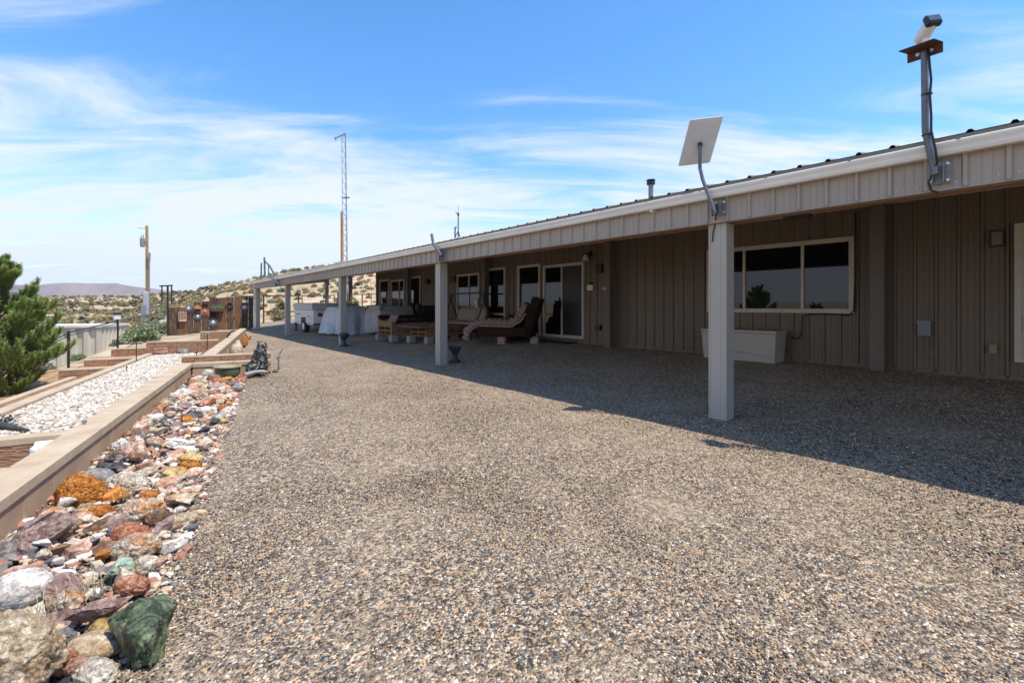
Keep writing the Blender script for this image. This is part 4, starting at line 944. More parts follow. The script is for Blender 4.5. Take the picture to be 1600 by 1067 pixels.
for k, (a, c, d) in RC.items(): M['rock '+k] = rock_mat('rock_'+k.replace(' ', '_'), a, c, d, k == 'dark green'); M['pitted '+k] = rock_mat('pitted_'+k.replace(' ', '_'), a, c, d, False, True) if k in ('tan', 'cream', 'mottled', 'rust orange', 'red', 'white', 'pink', 'brown', 'grey') else M['rock '+k]
def facets(bm_v, k): pass
def rock_mesh(name, c, r, m, seed, sub=ICO3, cuts=10, rough=.1, kind='angular', rz=0, tilt=0, edge=.30):
    V, Fc = sub; rr = np.random.default_rng(seed); V = V.copy()
    if kind == 'angular':
        for _ in range(cuts):
            n = rr.normal(size=3); n /= np.linalg.norm(n); cdist = rr.uniform(edge, .80); d = V@n; V -= np.outer(np.maximum(d-cdist, 0), n)
    if kind == 'angular': V *= .95/np.abs(V).max(0)
    out = []
    amp = {'angular': .12, 'smooth': .06, 'pitted': .15}[kind]*rough/.1
    for v in V:
        p = Vector(v)*1.0+Vector((seed*1.7, 0, 0)); q = 1+amp*noise.fractal(p*(2.0 if kind != 'pitted' else 3.0), .5, 2.1, 6)
        if kind == 'angular': q += .09*(noise.voronoi(p*2.2)[0][0]-.35)
        if kind == 'pitted': q -= .5*max(0, .32-noise.voronoi(p*4.2)[0][0])
        out.append(tuple(Vector(v)*q))
    A = np.array(out)*np.array(r); cz, sz = math.cos(rz), math.sin(rz); ct, st = math.cos(tilt), math.sin(tilt)
    x, z = A[:, 0]*ct-A[:, 2]*st, A[:, 0]*st+A[:, 2]*ct; A[:, 0], A[:, 2] = x, z
    x, y = A[:, 0]*cz-A[:, 1]*sz, A[:, 0]*sz+A[:, 1]*cz; A[:, 0], A[:, 1] = x, y
    if kind == 'pitted' and 'pitted '+m.name[5:].replace('_', ' ') in M: m = M['pitted '+m.name[5:].replace('_', ' ')]
    b = MB(); b.v = (A+np.array(c)).tolist(); b.f = [tuple(int(q) for q in f) for f in Fc]
    o = obj(name, b, m, smooth='all' if kind != 'angular' else False)
    if kind == 'angular':
        o.data.polygons.foreach_set('use_smooth', [True]*len(o.data.polygons)); o.data.set_sharp_from_angle(angle=R(24))
    return o
GR = 'rocks heaped along the retaining wall'
named = [ # x, y, w, h (pixels), colour, shape, label, short anchor
 (220, 968, 108, 120, 'dark green', 'angular', 'large glassy dark green rock at the gravel edge, bottom left', 'large dark green rock'),
 (16, 1026, 128, 118, 'tan', 'pitted', 'big pitted tan boulder at the bottom left corner', 'pitted tan boulder'),
 (30, 922, 80, 58, 'white', 'smooth', 'smooth white boulder at the left edge', 'smooth white boulder'),
 (126, 772, 58, 60, 'rust orange', 'pitted', 'bright rust orange lumpy rock against the wall', 'bright orange rock'),
 (158, 800, 34, 22, 'rust orange', 'pitted', 'small rust orange lump at the foot of the bright orange rock', 'small orange lump'),
 (62, 832, 100, 62, 'mauve', 'angular', 'large mauve and grey slab leaning on the wall', 'large mauve slab'),
 (30, 860, 70, 45, 'grey', 'angular', 'wide grey slab against the wall below the mauve slab', 'wide grey slab'),
 (152, 745, 42, 26, 'grey', 'smooth', 'rounded grey stone against the wall beyond the bright orange rock', 'rounded grey stone'),
 (182, 730, 56, 20, 'dark grey', 'angular', 'long slate grey stone against the wall', 'long slate stone'),
 (220, 712, 48, 46, 'pink', 'angular', 'tall pink rock leaning over the slate stone', 'tall pink rock'),
 (218, 673, 22, 38, 'pink', 'angular', 'upright spiky pink stone against the wall', 'upright pink stone'),
 (188, 700, 26, 24, 'white', 'pitted', 'white nubbly stone against the wall', 'white nubbly stone'),
 (295, 716, 32, 22, 'yellow', 'angular', 'square yellow block at the gravel edge', 'square yellow block'),
 (298, 728, 28, 16, 'rust orange', 'pitted', 'orange lichen covered stone under the yellow block', 'orange lichen stone'),
 (277, 778, 56, 30, 'tan', 'angular', 'ridged grey tan rock at the gravel edge', 'ridged tan rock'),
 (186, 890, 46, 28, 'mint green', 'angular', 'mint green angular rock, largest of the green ones', 'mint green rock'),
 (50, 942, 34, 28, 'mint green', 'angular', 'small mint green rock beside the smooth white boulder', 'small mint rock'),
 (212, 856, 56, 42, 'mottled', 'pitted', 'white pitted rock with rusty hollows at the gravel edge', 'white pitted rock'),
 (225, 885, 30, 32, 'cream', 'pitted', 'cream crusted rock right of the mint green rock', 'cream crusted rock'),
 (278, 690, 52, 18, 'white', 'angular', 'long white stone lying across the heap', 'long white stone'),
 (316, 696, 28, 20, 'cream', 'angular', 'cream angular rock at the gravel edge beyond the yellow block', 'cream angular rock'),
 (98, 1034, 42, 36, 'red', 'pitted', 'red orange crusted rock near the bottom edge', 'red crusted rock'),
 (124, 1040, 34, 26, 'pink', 'pitted', 'coral pink rock beside the red crusted rock', 'coral pink rock'),
 (160, 982, 36, 30, 'yellow', 'smooth', 'round yellow pebble left of the large dark green rock', 'round yellow pebble'),
 (158, 952, 72, 36, 'mauve', 'angular', 'flat mauve slab behind the round yellow pebble', 'flat mauve slab'),
 (95, 915, 92, 32, 'mauve', 'angular', 'long pale mauve slab in the middle of the near heap', 'long pale mauve slab'),
 (128, 816, 52, 26, 'mottled', 'angular', 'white and brown block below the bright orange rock', 'white and brown block'),
 (258, 820, 30, 22, 'mauve', 'angular', 'dark wine coloured rock at the gravel edge', 'wine coloured rock'),
 (150, 1052, 60, 34, 'cream', 'pitted', 'cream rock at the bottom edge', 'cream rock'),
 (90, 1000, 52, 26, 'grey', 'angular', 'pale grey streaked stone above the red crusted rock', 'pale grey stone'),
 (148, 1008, 66, 28, 'tan', 'smooth', 'tan slab between the yellow pebble and the coral pink rock', 'tan slab'),
 (206, 914, 44, 26, 'red', 'pitted', 'coral red crusted rock behind the large dark green rock', 'coral red rock'),
 (36, 1058, 60, 30, 'red', 'angular', 'dark red slab at the bottom left edge', 'dark red slab'),
 (106, 942, 42, 34, 'mottled', 'pitted', 'white and rust knobbly rock', 'white and rust rock'),
 (100, 965, 54, 30, 'mauve', 'angular', 'dark wine slab under the white and rust rock', 'dark wine slab'),
 (68, 848, 30, 16, 'white', 'angular', 'small white chip lying on the wide grey slab', 'small white chip'),
 (70, 864, 24, 18, 'cream', 'angular', 'small cream chip lying on the wide grey slab', 'small cream chip'),
 (118, 862, 40, 30, 'pink', 'angular', 'pale pink block in the near heap', 'pale pink block'),
 (145, 848, 30, 24, 'grey', 'angular', 'blue grey block beside the pale pink block', 'blue grey block'),
 (88, 862, 40, 22, 'brown', 'angular', 'brown block right of the wide grey slab', 'brown block'),
 (165, 866, 36, 18, 'rust orange', 'angular', 'yellow orange crumbly stone left of the white pitted rock', 'orange crumbly stone'),
 (24, 892, 60, 24, 'pink', 'angular', 'broad salmon slab at the left edge', 'broad salmon slab'),
 (218, 800, 60, 40, 'mottled', 'pitted', 'cream and red porous rock in the middle of the heap', 'porous cream rock'),
 (200, 757, 54, 30, 'cream', 'pitted', 'cream coral textured rock beyond the orange rock', 'cream coral rock'),
 (322, 583, 24, 18, 'white', 'smooth', 'round white boulder beside the green pot', 'round white boulder'),
 (370, 607, 20, 12, 'grey', 'smooth', 'grey stone at the far end of the heap', 'grey end stone'),
 (268, 625, 26, 14, 'grey', 'angular', 'grey striped stone against the wall near the far end', 'grey striped stone'),
 (346, 648, 20, 14, 'white', 'angular', 'square white stone at the gravel edge far along the heap', 'square white stone'),
 (340, 658, 20, 14, 'dark grey', 'angular', 'dark stone beside the square white stone', 'dark far stone'),
 (320, 672, 20, 14, 'dark grey', 'angular', 'black stone at the gravel edge', 'black edge stone')]
placed = []
for i, (x, y, w, h, c, kd, lb, an) in enumerate(named):
    zc_ = .05; p0 = pt(x, y, z=zc_)
    for _ in range(3): Zc = p0.x*math.sin(TH)+p0.y*math.cos(TH); rw = w/F*Zc/2; rh = h/F*Zc/2; zc_ = max(.02, rh*.45); p0 = pt(x, y, z=zc_+(.06 if w > 70 or 'lying' in lb else .03))
    s_, n_ = SN(p0.x, p0.y)
    ext = max(rw*.9, rh*.8)
    if n_ > -ext*.75: p0 = WP(s_, -ext*.75, p0.z)
    o = rock_mesh('rock', tuple(p0), (rw*1.12, max(rw*.75, rh*.75), rh*1.02), M['rock '+c], 100+i, ICO5 if w > 68 else ICO4, cuts=14, kind=kd, rz=-TH+rng.uniform(-.3, .3), tilt=rng.uniform(-.2, .2), rough=.1)
    tag(o, lb, 'rock', GR); s_, n_ = SN(p0.x, p0.y); placed.append((s_, n_, (rw+max(rw*.75, rh*.75))/2, an))
cols = ['cream', 'cream', 'cream', 'white', 'white', 'pink', 'pink', 'pink', 'mauve', 'red', 'mottled', 'mottled', 'brown', 'grey', 'dark grey', 'tan', 'tan', 'rust orange', 'yellow']
cols_far = ['cream', 'cream', 'white', 'white', 'mottled', 'pink', 'pink', 'tan', 'brown', 'red', 'grey', 'rust orange', 'mauve']
labs = set(l[6] for l in named); fills = []; tries = 0
while len(fills) < 242 and tries < 16000:
    tries += 1; s_ = rng.uniform(-2.35, 5.45); n_ = -rng.uniform(.03, .80)
    r_ = .03+.052*rng.random()**1.5 if s_ < 2 else rng.uniform(.045, .09)
    if n_ < -.80+r_*.3+.10*fn(s_*3, 1, 1): continue
    if any((s_-a)**2+(n_-b_)**2 < ((r_+q)*.60)**2 for a, b_, q, _ in placed): continue
    placed.append((s_, n_, r_, None)); fills.append((s_, n_, r_))
anchors = [q for q in placed if q[3]]
for i, (s_, n_, r_) in enumerate(fills):
    c = (cols if s_ < 2.5 else cols_far)[rng.integers(0, len(cols) if s_ < 2.5 else len(cols_far))]; pile = .05*sstep(-.75, -.25, n_)
    n_ = min(n_, -r_*.8); p = WP(s_, n_, r_*.35+pile*rng.uniform(.2, 1)); asp = rng.uniform(.6, 1.25)
    kd = ['angular', 'angular', 'angular', 'pitted', 'angular', 'smooth'][rng.integers(0, 6)]
    o = rock_mesh('rock', tuple(p), (r_*1.35*asp, r_*.9, r_*rng.uniform(.5, .95)), M['rock '+c], 400+i, ICO3 if s_ < 2.6 else ICO2, cuts=12, kind=kd, rz=rng.uniform(0, 6.28), tilt=rng.uniform(-.45, .45))
    size = 'small' if r_ < .052 else ('middling' if r_ < .075 else 'sizeable'); cl = 'red and white mottled' if c == 'mottled' else c
    shp = {'angular': 'angular', 'pitted': 'knobbly', 'smooth': 'rounded'}[kd]
    for a in sorted(anchors, key=lambda a: (a[0]-s_)**2+(a[1]-n_)**2):
        ds, dn = s_-a[0], n_-a[1]
        rel = ('beyond' if ds > 0 else 'in front of') if abs(ds) > abs(dn) else ('left of' if dn > 0 else 'right of')
        lb = f'{size} {cl} {shp} rock {rel} the {a[3]}'
        if lb not in labs: break
    labs.add(lb); tag(o, lb, 'rock', GR)
def chips():
    N_ = 5200; s = rng.uniform(-2.6, 5.6, N_); n = -rng.uniform(.0, .86, N_)**1.0; S = .008+.036*rng.random(N_)**3
    P = np.array([tuple(WP(a, b_, .01+.03*sstep(-.8, -.3, b_))) for a, b_ in zip(s, n)])
    V, Fc = scatter_stones(P, S, ICO1, .6, .25)
    m = island_mat('chip', [(0, (.5, .4, .28)), (.15, (.62, .55, .46)), (.3, (.45, .22, .14)), (.42, (.2, .17, .15)), (.55, (.55, .38, .25)), (.7, (.35, .16, .10)), (.8, (.72, .66, .58)), (.9, (.12, .11, .11))], blotch=80)
    tag(npobj('rock_chips', V, Fc, m, False), 'small broken chips between the heaped rocks', 'chips', kind='stuff')
chips()
# dry grass tufts between rocks
def dry_grass(px, py, k, label):
    p = pt(px, py, z=.03); b = MB()
    for i in range(k):
        a = rng.uniform(0, 6.28); l = rng.uniform(.05, .13); q = p+Vector((rng.normal(0, .03), rng.normal(0, .03), 0)); d = Vector((math.cos(a), math.sin(a), 0))
        m_ = q+d*l*.25+upv*l*.8; e = q+d*l*.8+upv*l*.9; w_ = Vector((-d.y, d.x, 0))*.0012; b.add([q-w_, q+w_, m_+w_, m_-w_, e], [(0, 1, 2, 3), (3, 2, 4)])
    tag(obj('dry_grass', b, bpy.data.materials.get('straw') or mat('straw', (.42, .33, .16), rough=.9)), label, 'grass tuft')
dry_grass(82, 965, 36, 'dry grass tuft among rocks left of the flat mauve slab'); dry_grass(232, 998, 26, 'dry grass tuft at the foot of the large dark green rock'); dry_grass(135, 930, 30, 'dry grass tuft beside the long pale mauve slab'); dry_grass(196, 782, 30, 'dry grass tuft near the cream coral rock'); dry_grass(186, 655, 26, 'dry grass tuft against the wall far along the heap')
# orange rocks in the planter
for i, (x, y, w, h, c, lb) in enumerate(((352, 545, 15, 24, 'cream', 'upright cream rock in the planter by the cross wall'), (365, 547, 12, 16, 'yellow', 'yellow banded rock in the planter'), (374, 546, 10, 14, 'rust orange', 'short orange and white rock in the planter'), (369, 538, 16, 22, 'cream', 'broad pale rock in the middle of the planter'), (357, 536, 10, 10, 'brown', 'small brown rock against the planter wall'), (363, 530, 9, 9, 'yellow', 'ochre rock against the planter wall'), (379, 530, 9, 16, 'rust orange', 'tall rust orange rock at the far end of the planter'), (382, 524, 8, 9, 'red', 'reddish rock farthest in the planter'))):
    p = pt(x, y+h*.3, z=.10); Zc = p.x*math.sin(TH)+p.y*math.cos(TH); s_, n_ = SN(p.x, p.y)
    if n_ > -.45: p = WP(s_, -.45, p.z)
    tag(rock_mesh('rock', tuple(p), (w/F*Zc*.56, w/F*Zc*.5, h/F*Zc*.6), M['rock '+c], 800+i, ICO3, kind='angular' if i % 2 else 'pitted', rz=i), lb, 'rock', 'rocks in the planter')
p = WP(8.8, .62, .20)
for (x, y, w, h, c, lb) in ((286, 550, 16, 11, 'grey', 'oval grey green stone lying at the end of the white lane'), (279, 573, 9, 5, 'dark grey', 'small dark stone lying on the white lane')):
    p = pt(x, y, z=.21); Zc = p.x*math.sin(TH)+p.y*math.cos(TH)
    tag(rock_mesh('rock', tuple(p), (w/F*Zc*.5, w/F*Zc*.4, h/F*Zc*.5), M['rock '+c], 900+w, ICO3, kind='smooth'), lb, 'rock')
b = MB(); p = pt(251, 552, z=.2); b.box(-.13, .13, -.06, .06, 0, .07, Matrix.Translation(p)); b.box(-.12, .12, -.055, .055, .072, .12, Matrix.Translation(p)); tag(obj('red_brick', b, mat('brick_red', (.32, .10, .07), (.45, .30, .24), scale=8, rough=.9), bevel=.01), 'stack of red and pale bricks at the far left corner of the lane', 'bricks')
# pot, statue, driftwood
p = WP(5.47, -.56); t = thing('garden_pot', 'wide green glazed bowl with a tan rim in front of the cross wall', 'pot', tuple(p))
b = MB(); b.lathe([(.10, 0), (.135, .012), (.165, .05), (.185, .10), (.192, .15), (.188, .19), (.196, .205), (.17, .205), (.165, .17), (.10, .16)], 32, tuple(p)); obj('bowl', b, M['glaze'], t, smooth=True)
b = MB(); b.lathe([(.190, .2055), (.212, .210), (.212, .224), (.18, .226), (.172, .2065)], 32, tuple(p)); obj('rim', b, M['rim'], t, smooth=True)
p = WP(5.60, -1.0); q0 = rt
stm = mat('statue_black_gold', (.012, .016, .018), (.55, .45, .28), scale=20, rough=.35, bump=1, bscale=26, ramp=(.44, .66), bdist=.02, c3=(.07, .08, .075))
b = MB(); e = p+upv*.04
def bl(dx, dy, dz, r, seed=0): blob(b, tuple(e+rt*dx+fw_*dy+upv*dz), r, ICO3, .2, 2.5, seed)
bl(-.02, 0, .13, (.15, .14, .14), 1); bl(-.05, .02, .10, (.14, .15, .10), 9); bl(.03, 0, .26, (.12, .12, .15), 2); bl(.06, -.01, .38, (.10, .10, .12), 3); bl(.085, 0, .49, (.085, .085, .085), 4)
bl(.14, -.01, .47, (.05, .045, .04), 5); bl(.06, .04, .565, (.025, .02, .03), 6); bl(.06, -.06, .565, (.025, .02, .03), 7)
for sy in (-.06, .06): bl(.13, sy, .17, (.038, .035, .15), 8+sy*10); bl(.16, sy, .02, (.06, .035, .025), 3)
for sy in (-.1, .1): bl(-.03, sy, .08, (.10, .06, .09), 5+sy)
st = obj('animal_statue', b, stm, smooth='all'); tag(st, 'dark seated animal statue flecked with gold beside the green pot', 'statue')
m_ = st.modifiers.new('remesh', 'REMESH'); m_.mode = 'VOXEL'; m_.voxel_size = .011; m_.use_smooth_shade = True
tx = bpy.data.textures.new('lumps', 'CLOUDS'); tx.noise_scale = .035; m_ = st.modifiers.new('lumps', 'DISPLACE'); m_.texture = tx; m_.strength = .035; m_.mid_level = .5
b = MB(); a_ = pt(382, 587, Z=7.95); c_ = pt(418, 581, Z=8.0); b.tube([a_, a_.lerp(c_, .15)+upv*.01, a_.lerp(c_, .5)+upv*.035, a_.lerp(c_, .8)+upv*.02, c_], [.055, .05, .03, .028, .018], 9); b.tube([a_.lerp(c_, .4), a_.lerp(c_, .55)+upv*.10, a_.lerp(c_, .6)+upv*.12], [.02, .014, .008], 6)
tag(obj('driftwood', b, mat('driftwood', (.20, .17, .14), (.48, .44, .38), scale=10, rough=.9, stretch=(1, 1, 4), bump=.5), smooth='all'), 'bleached driftwood log at the foot of the statue', 'driftwood')
b = MB(); P = [pt(x, y, Z=8.95) for x, y in ((435, 581), (436, 570), (434.5, 560), (437, 552), (436, 545))]; P[0].z = 0
b.tube(P, [.022, .016, .02, .012, .006], 7); b.tube([P[2], pt(430, 556, Z=8.95), pt(428, 550, Z=9)], [.015, .01, .005], 5); b.tube([P[3], pt(441, 546, Z=8.95), pt(442, 542, Z=8.9)], [.012, .008, .004], 5); b.tube([P[1], pt(430, 567, Z=8.9)], [.012, .006], 5); b.tube([P[2], pt(440, 556, Z=8.9)], [.012, .005], 5)
tag(obj('branch', b, bpy.data.materials['driftwood'], smooth='all'), 'small bleached branch stuck upright in the gravel right of the statue', 'branch')
b = MB(); p = pt(430, 581, z=.01); blob(b, tuple(p), (.06, .05, .03)); tag(obj('rock', b, M['rock dark grey'], smooth='all'), 'small dark stone at the foot of the upright branch', 'rock')
# garden lights
def stake_light(name, x, yt, yb, Zd, label, globe=False, k=.5, mm=None):
    p = pt(x, yb, Z=Zd); t = thing(name, label, 'garden light', tuple(p)); q = pt(x, yt, Z=Zd)
    b = MB(); b.tube([p, (p.x, p.y, q.z-.01)], .008, 6); obj('stake', b, M['black'], t)
    b = MB()
    if globe: b.lathe([(.012*k, -.03*k), (.03*k, -.02*k), (.036*k, 0), (.03*k, .02*k), (.01*k, .032*k)], 12, (p.x, p.y, q.z+.02*k))
    else: b.box(p.x-.05, p.x+.05, p.y-.05, p.y+.05, q.z-.01, q.z+.02)
    obj('lamp', b, (mm or M['plastic_white']) if globe else mat('solar_panel', (.18, .24, .32), rough=.2), t, smooth=globe); return t
stake_light('garden_light', 54, 706, 722, 3.15, 'small globe light on a stake by the lower step beam', True, .75)
stake_light('garden_light', 132, 660, 672, 3.85, 'small dark light on a stake at the end of the upper step beam', True, .5, M['galv'])
stake_light('solar_light', 324, 521, 546, 10.2, 'square solar light on a stake in front of the rough wall')
stake_light('garden_light', 198, 574, 590, 7.6, 'short black stake on the lane kerb', True, .4, M['black'])
stake_light('garden_light', 307, 552, 565, 8.1, 'tiny black stake light at the corner of the long wall', True, .6, M['black'])
stake_light('garden_stake', 213, 534, 565, 8.9, 'thin dark stake beside the farthest step wall', True, .4, M['black'])
b = MB(); a_ = pt(0, 664, z=.20); c_ = pt(44, 672, z=.20); b.tube([a_-rt*.1, a_, a_.lerp(c_, .6), c_], [.04, .035, .02, .012], 8)
for k in range(90):
    q = pt(rng.uniform(-10, 20), 662, z=.20)+upv*rng.uniform(0, .05)+fw_*rng.normal(0, .04); a = rng.uniform(0, 6.28); d = Vector((math.cos(a), math.sin(a), rng.uniform(.2, 1)))*.045; w_ = Vector((-d.y, d.x, 0))*.22; b.add([q, q+d*.5+w_, q+d, q+d*.5-w_], [(0, 1, 2, 3)])
tag(obj('dark_driftwood', b, mat('dark_driftwood', (.03, .035, .028), (.08, .075, .06), scale=20, rough=.8)), 'dark twisted driftwood lying on white stones at the left edge', 'driftwood')
# ------------------------------------------------------------------ black rail fence down the slope
t = thing('rail_fence', 'thin black metal rail fence running down the slope past the pine', 'fence', tuple(pt(184, 567, Y=17.8)))
FP = [(17, 560, 640, 13.6), (107, 517, 588, 15.4), (184, 499, 568, 17.8), (262, 484, 533, 28.05)]
tops = []
tops.append(pt(-60, 600, Y=12.6))
for x, yt, yb, Yv in FP:
    a, c = pt(x, yb, Y=Yv), pt(x, yt, Y=Yv); b = MB(); b.box(c.x-.024, c.x+.024, c.y-.024, c.y+.024, a.z-.3, c.z); obj('post', b, M['black'], t); tops.append(c-upv*.05)
b = MB(); b.tube(tops, .016, 6); obj('rail', b, M['black'], t)
b = MB(); b.tube([q-upv*.07 for q in tops], .010, 5); obj('rail', b, M['black'], t)
p = pt(181, 497, Y=17.8); tl = thing('post_lantern', 'small white solar lantern with a black cap on the middle fence post', 'lantern', tuple(p))
c = pt(184, 499, Y=17.8); b = MB(); b.box(c.x-.09, c.x+.07, c.y-.08, c.y+.08, c.z+.002, c.z+.14); obj('lamp', b, M['plastic_white'], tl)
b = MB(); b.box(c.x-.11, c.x+.09, c.y-.1, c.y+.1, c.z+.142, c.z+.20); obj('cap', b, M['black'], tl, bevel=.01)
b = MB()
for x in (253, 262, 268): 
    P2 = [pt(x, 533 if x == 262 else 474, Y=28.0), pt(x, 446, Y=28.0)]; b.tube(P2, .045 if x == 262 else .03, 6)
b.tube([pt(249, 447, Y=28.0), pt(270, 446, Y=28.0)], .035, 6); b.tube([pt(253, 458, Y=28.0), pt(268, 458, Y=28.0)], .015, 5); b.tube([pt(253, 466, Y=28.0), pt(268, 466, Y=28.0)], .015, 5)
tag(obj('trellis_post', b, M['black']), 'tall black post with a ladder shaped top left of the plank fence', 'trellis')
b = MB(); P = []
cc = pt(248, 530, Y=27)
for k in range(25): w = 2*math.pi*k/24; P.append(cc+Vector((math.cos(w)*.34, math.sin(w)*.05, math.sin(w)*.42)))
b.tube(P, .012, 5, cap=False); tag(obj('garden_hoop', b, bpy.data.materials['brass'], smooth='all'), 'thin yellowish hoop standing left of the plank fence', 'hoop')
# ------------------------------------------------------------------ plank fence with ornaments
FY = 28.3
t = thing('plank_fence', 'fence of dark weathered upright planks of uneven height hung with ornaments', 'fence', tuple(pt(330, 525, Y=FY)))
PL = [(262, 267, 483), (267.5, 279, 481), (280, 290.5, 480), (292, 302, 478), (303.5, 314, 472), (315.5, 326, 470.5), (327.3, 336.5, 465.5), (337, 343, 466.5), (343.6, 353.5, 465), (354.8, 365, 465), (366.4, 376.5, 463), (377.6, 387.4, 461.5), (388.6, 395.6, 462.5)]
for i, (a, c, y) in enumerate(PL):
    A, C = pt(a, y, Y=FY), pt(c, y, Y=FY); b = MB(); zb = pt(a, 534, Y=FY).z-.3; dy = rng.uniform(-.008, .008)
    b.box(A.x-.012, C.x+.012, FY+dy, FY+dy+.045, zb, (A.z+C.z)/2+rng.uniform(-.02, .02)); obj('plank', b, M['plank2' if i in (2, 8, 10) else 'plank'], t, bevel=.006)
b = MB(); A, C = pt(262, 495, Y=FY+.1), pt(395, 495, Y=FY+.1)
b.box(A.x, C.x, FY+.052, FY+.09, .55, .64); b.box(A.x, C.x, FY+.052, FY+.09, -.1, -.01); obj('back_rail', b, M['plank'], t)
def fp(x, y, d=.0): return pt(x, y, Y=FY-.03-d)
M['ray_blue'] = mat('ray_blue', (.10, .12, .22), (.55, .5, .5), scale=14, rough=.4, metal=.4)
def sun_orn(x, y, r, m1, m2, lb, rays=12):
    c = fp(x, y, .03); t = thing('sun_ornament', lb, 'ornament', tuple(c), 0, 'sun ornaments on the plank fence'); b = MB()
    for k in range(rays):
        w = 2*math.pi*k/rays; d = Vector((math.cos(w), 0, math.sin(w))); s = Vector((-math.sin(w), 0, math.cos(w)))*r*.10; q0_, q1_ = c+d*r*.4, c+d*r*(1.35 if k % 2 else 1.0)
        b.add([q0_-s, q0_+s, q1_, q0_+Vector((0, .02, 0))], [(0, 2, 1), (0, 1, 3), (0, 3, 2), (1, 2, 3)])
    obj('rays', b, m1, t); b = MB(); blob(b, tuple(c), (r*.40, .05, r*.40), amp=0); obj('disc', b, m2, t, smooth='all')
sun_orn(294.5, 482, .19, M['ray_blue'], M['steel_bright'], 'silver sun ornament high on the left planks, right of the grid box')
sun_orn(309, 494.5, .18, M['ray_blue'], M['steel_bright'], 'silver sun ornament below the orange birdhouse')
sun_orn(333, 504, .24, M['ray_blue'], M['steel_bright'], 'lowest silver sun ornament below the succulent shelf')
sun_orn(382.5, 480, .20, M['ray_blue'], M['steel_bright'], 'silver sun ornament near the right end below a pale shelf')
sun_orn(320, 487, .24, M['copper'], M['copper'], 'large copper coloured sun ornament', 18)
b = MB(); a, c = fp(279, 488), fp(291, 499); 
for i in range(6): x = a.x+(c.x-a.x)*i/5; b.box(x-.012, x+.012, FY-.16, FY-.14, c.z, a.z)
for i in range(5): z_ = c.z+(a.z-c.z)*i/4; b.box(a.x, c.x, FY-.158, FY-.142, z_-.012, z_+.012)
b.box(a.x, c.x, FY-.14, FY-.002, a.z-.02, a.z+.02); b.box(a.x, c.x, FY-.16, FY-.002, c.z-.10, c.z)
tag(obj('grid_box', b, mat('faded_pink_wood', (.45, .27, .19), (.58, .40, .30), scale=8, rough=.85)), 'faded wooden box with a grid front on the left planks', 'box')
b = MB(); c = fp(308.5, 479); b.prism([(c.x-.17, c.z-.05), (c.x, c.z+.09), (c.x+.17, c.z-.05), (c.x+.11, c.z-.13), (c.x-.11, c.z-.13)], FY-.18, FY-.012); tag(obj('birdhouse', b, M['terra'], bevel=.008), 'small orange birdhouse on the planks', 'birdhouse')
b = MB(); a, c = fp(316, 473), fp(326, 475.5); b.box(a.x, c.x, FY-.14, FY-.012, c.z, a.z); tag(obj('shelf', b, M['rust']), 'short rusty shelf above the copper sun', 'shelf')
t = thing('succulent_shelf', 'wooden shelf box of green succulents on the plank fence', 'planter', tuple(fp(340, 485)))
a, c = fp(329, 482), fp(350, 486.5); b = MB(); b.box(a.x, c.x, FY-.22, FY-.012, c.z, a.z); obj('box', b, M['plank'], t)
b = MB(); a2, c2 = fp(328, 474.5), fp(347, 483)
for k in range(170):
    q = Vector((rng.uniform(a.x+.03, c.x-.02), FY-.12+rng.normal(0, .05), a.z+rng.uniform(0, .13))); d = Vector((rng.normal(), rng.normal(), abs(rng.normal())+.2)).normalized()*.07; w_ = d.cross(Vector((.3, .5, .1))).normalized()*.02; b.add([q, q+d*.5+w_, q+d, q+d*.5-w_], [(0, 1, 2, 3)])
b.box(a.x+.04, c.x-.03, FY-.19, FY-.04, a.z-.01, a.z+.03)
obj('succulents', b, island_mat('succulent', [(0, (.10, .20, .06)), (.5, (.22, .34, .14)), (.8, (.50, .50, .44))], rough=.5), t)
b = MB(); P = []; c = fp(359, 476.5, .02)
for k in range(21): w = 2*math.pi*k/20; P.append(c+Vector((math.cos(w)*.14, 0, math.sin(w)*.14)))
b.tube(P, .045, 8, cap=False); tag(obj('wreath', b, mat('twig', (.05, .03, .02), (.16, .10, .06), scale=30, rough=.95, bump=1), smooth='all'), 'dark twig wreath on the planks', 'wreath')
b = MB(); a, c = fp(378, 469), fp(387, 473); b.box(a.x, c.x, FY-.14, FY-.012, c.z, a.z); tag(obj('shelf', b, M['trim'], bevel=.004), 'small pale shelf above the right hand silver sun', 'shelf')
b = MB(); a, c = fp(327.5, 486), fp(337, 496); b.box(a.x, c.x, FY-.10, FY-.012, c.z, a.z); tag(obj('box', b, M['dark_wood'], bevel=.004), 'dark square box under the succulent shelf', 'box')
b = MB(); c = fp(394, 464.5, .03); blob(b, tuple(c), (.07, .05, .07)); tag(obj('ornament', b, M['copper'], smooth='all'), 'small round reddish ornament on the last plank by the corner post', 'ornament')
b = MB(); P = [pt(x, y, Z=12.6) for x, y in ((354, 529), (357, 522), (362, 517.5), (367, 517))]; b.tube(P, .02, 6); tag(obj('hose', b, M['black'], smooth='all'), 'short black pipe curving up behind the planter wall', 'pipe')
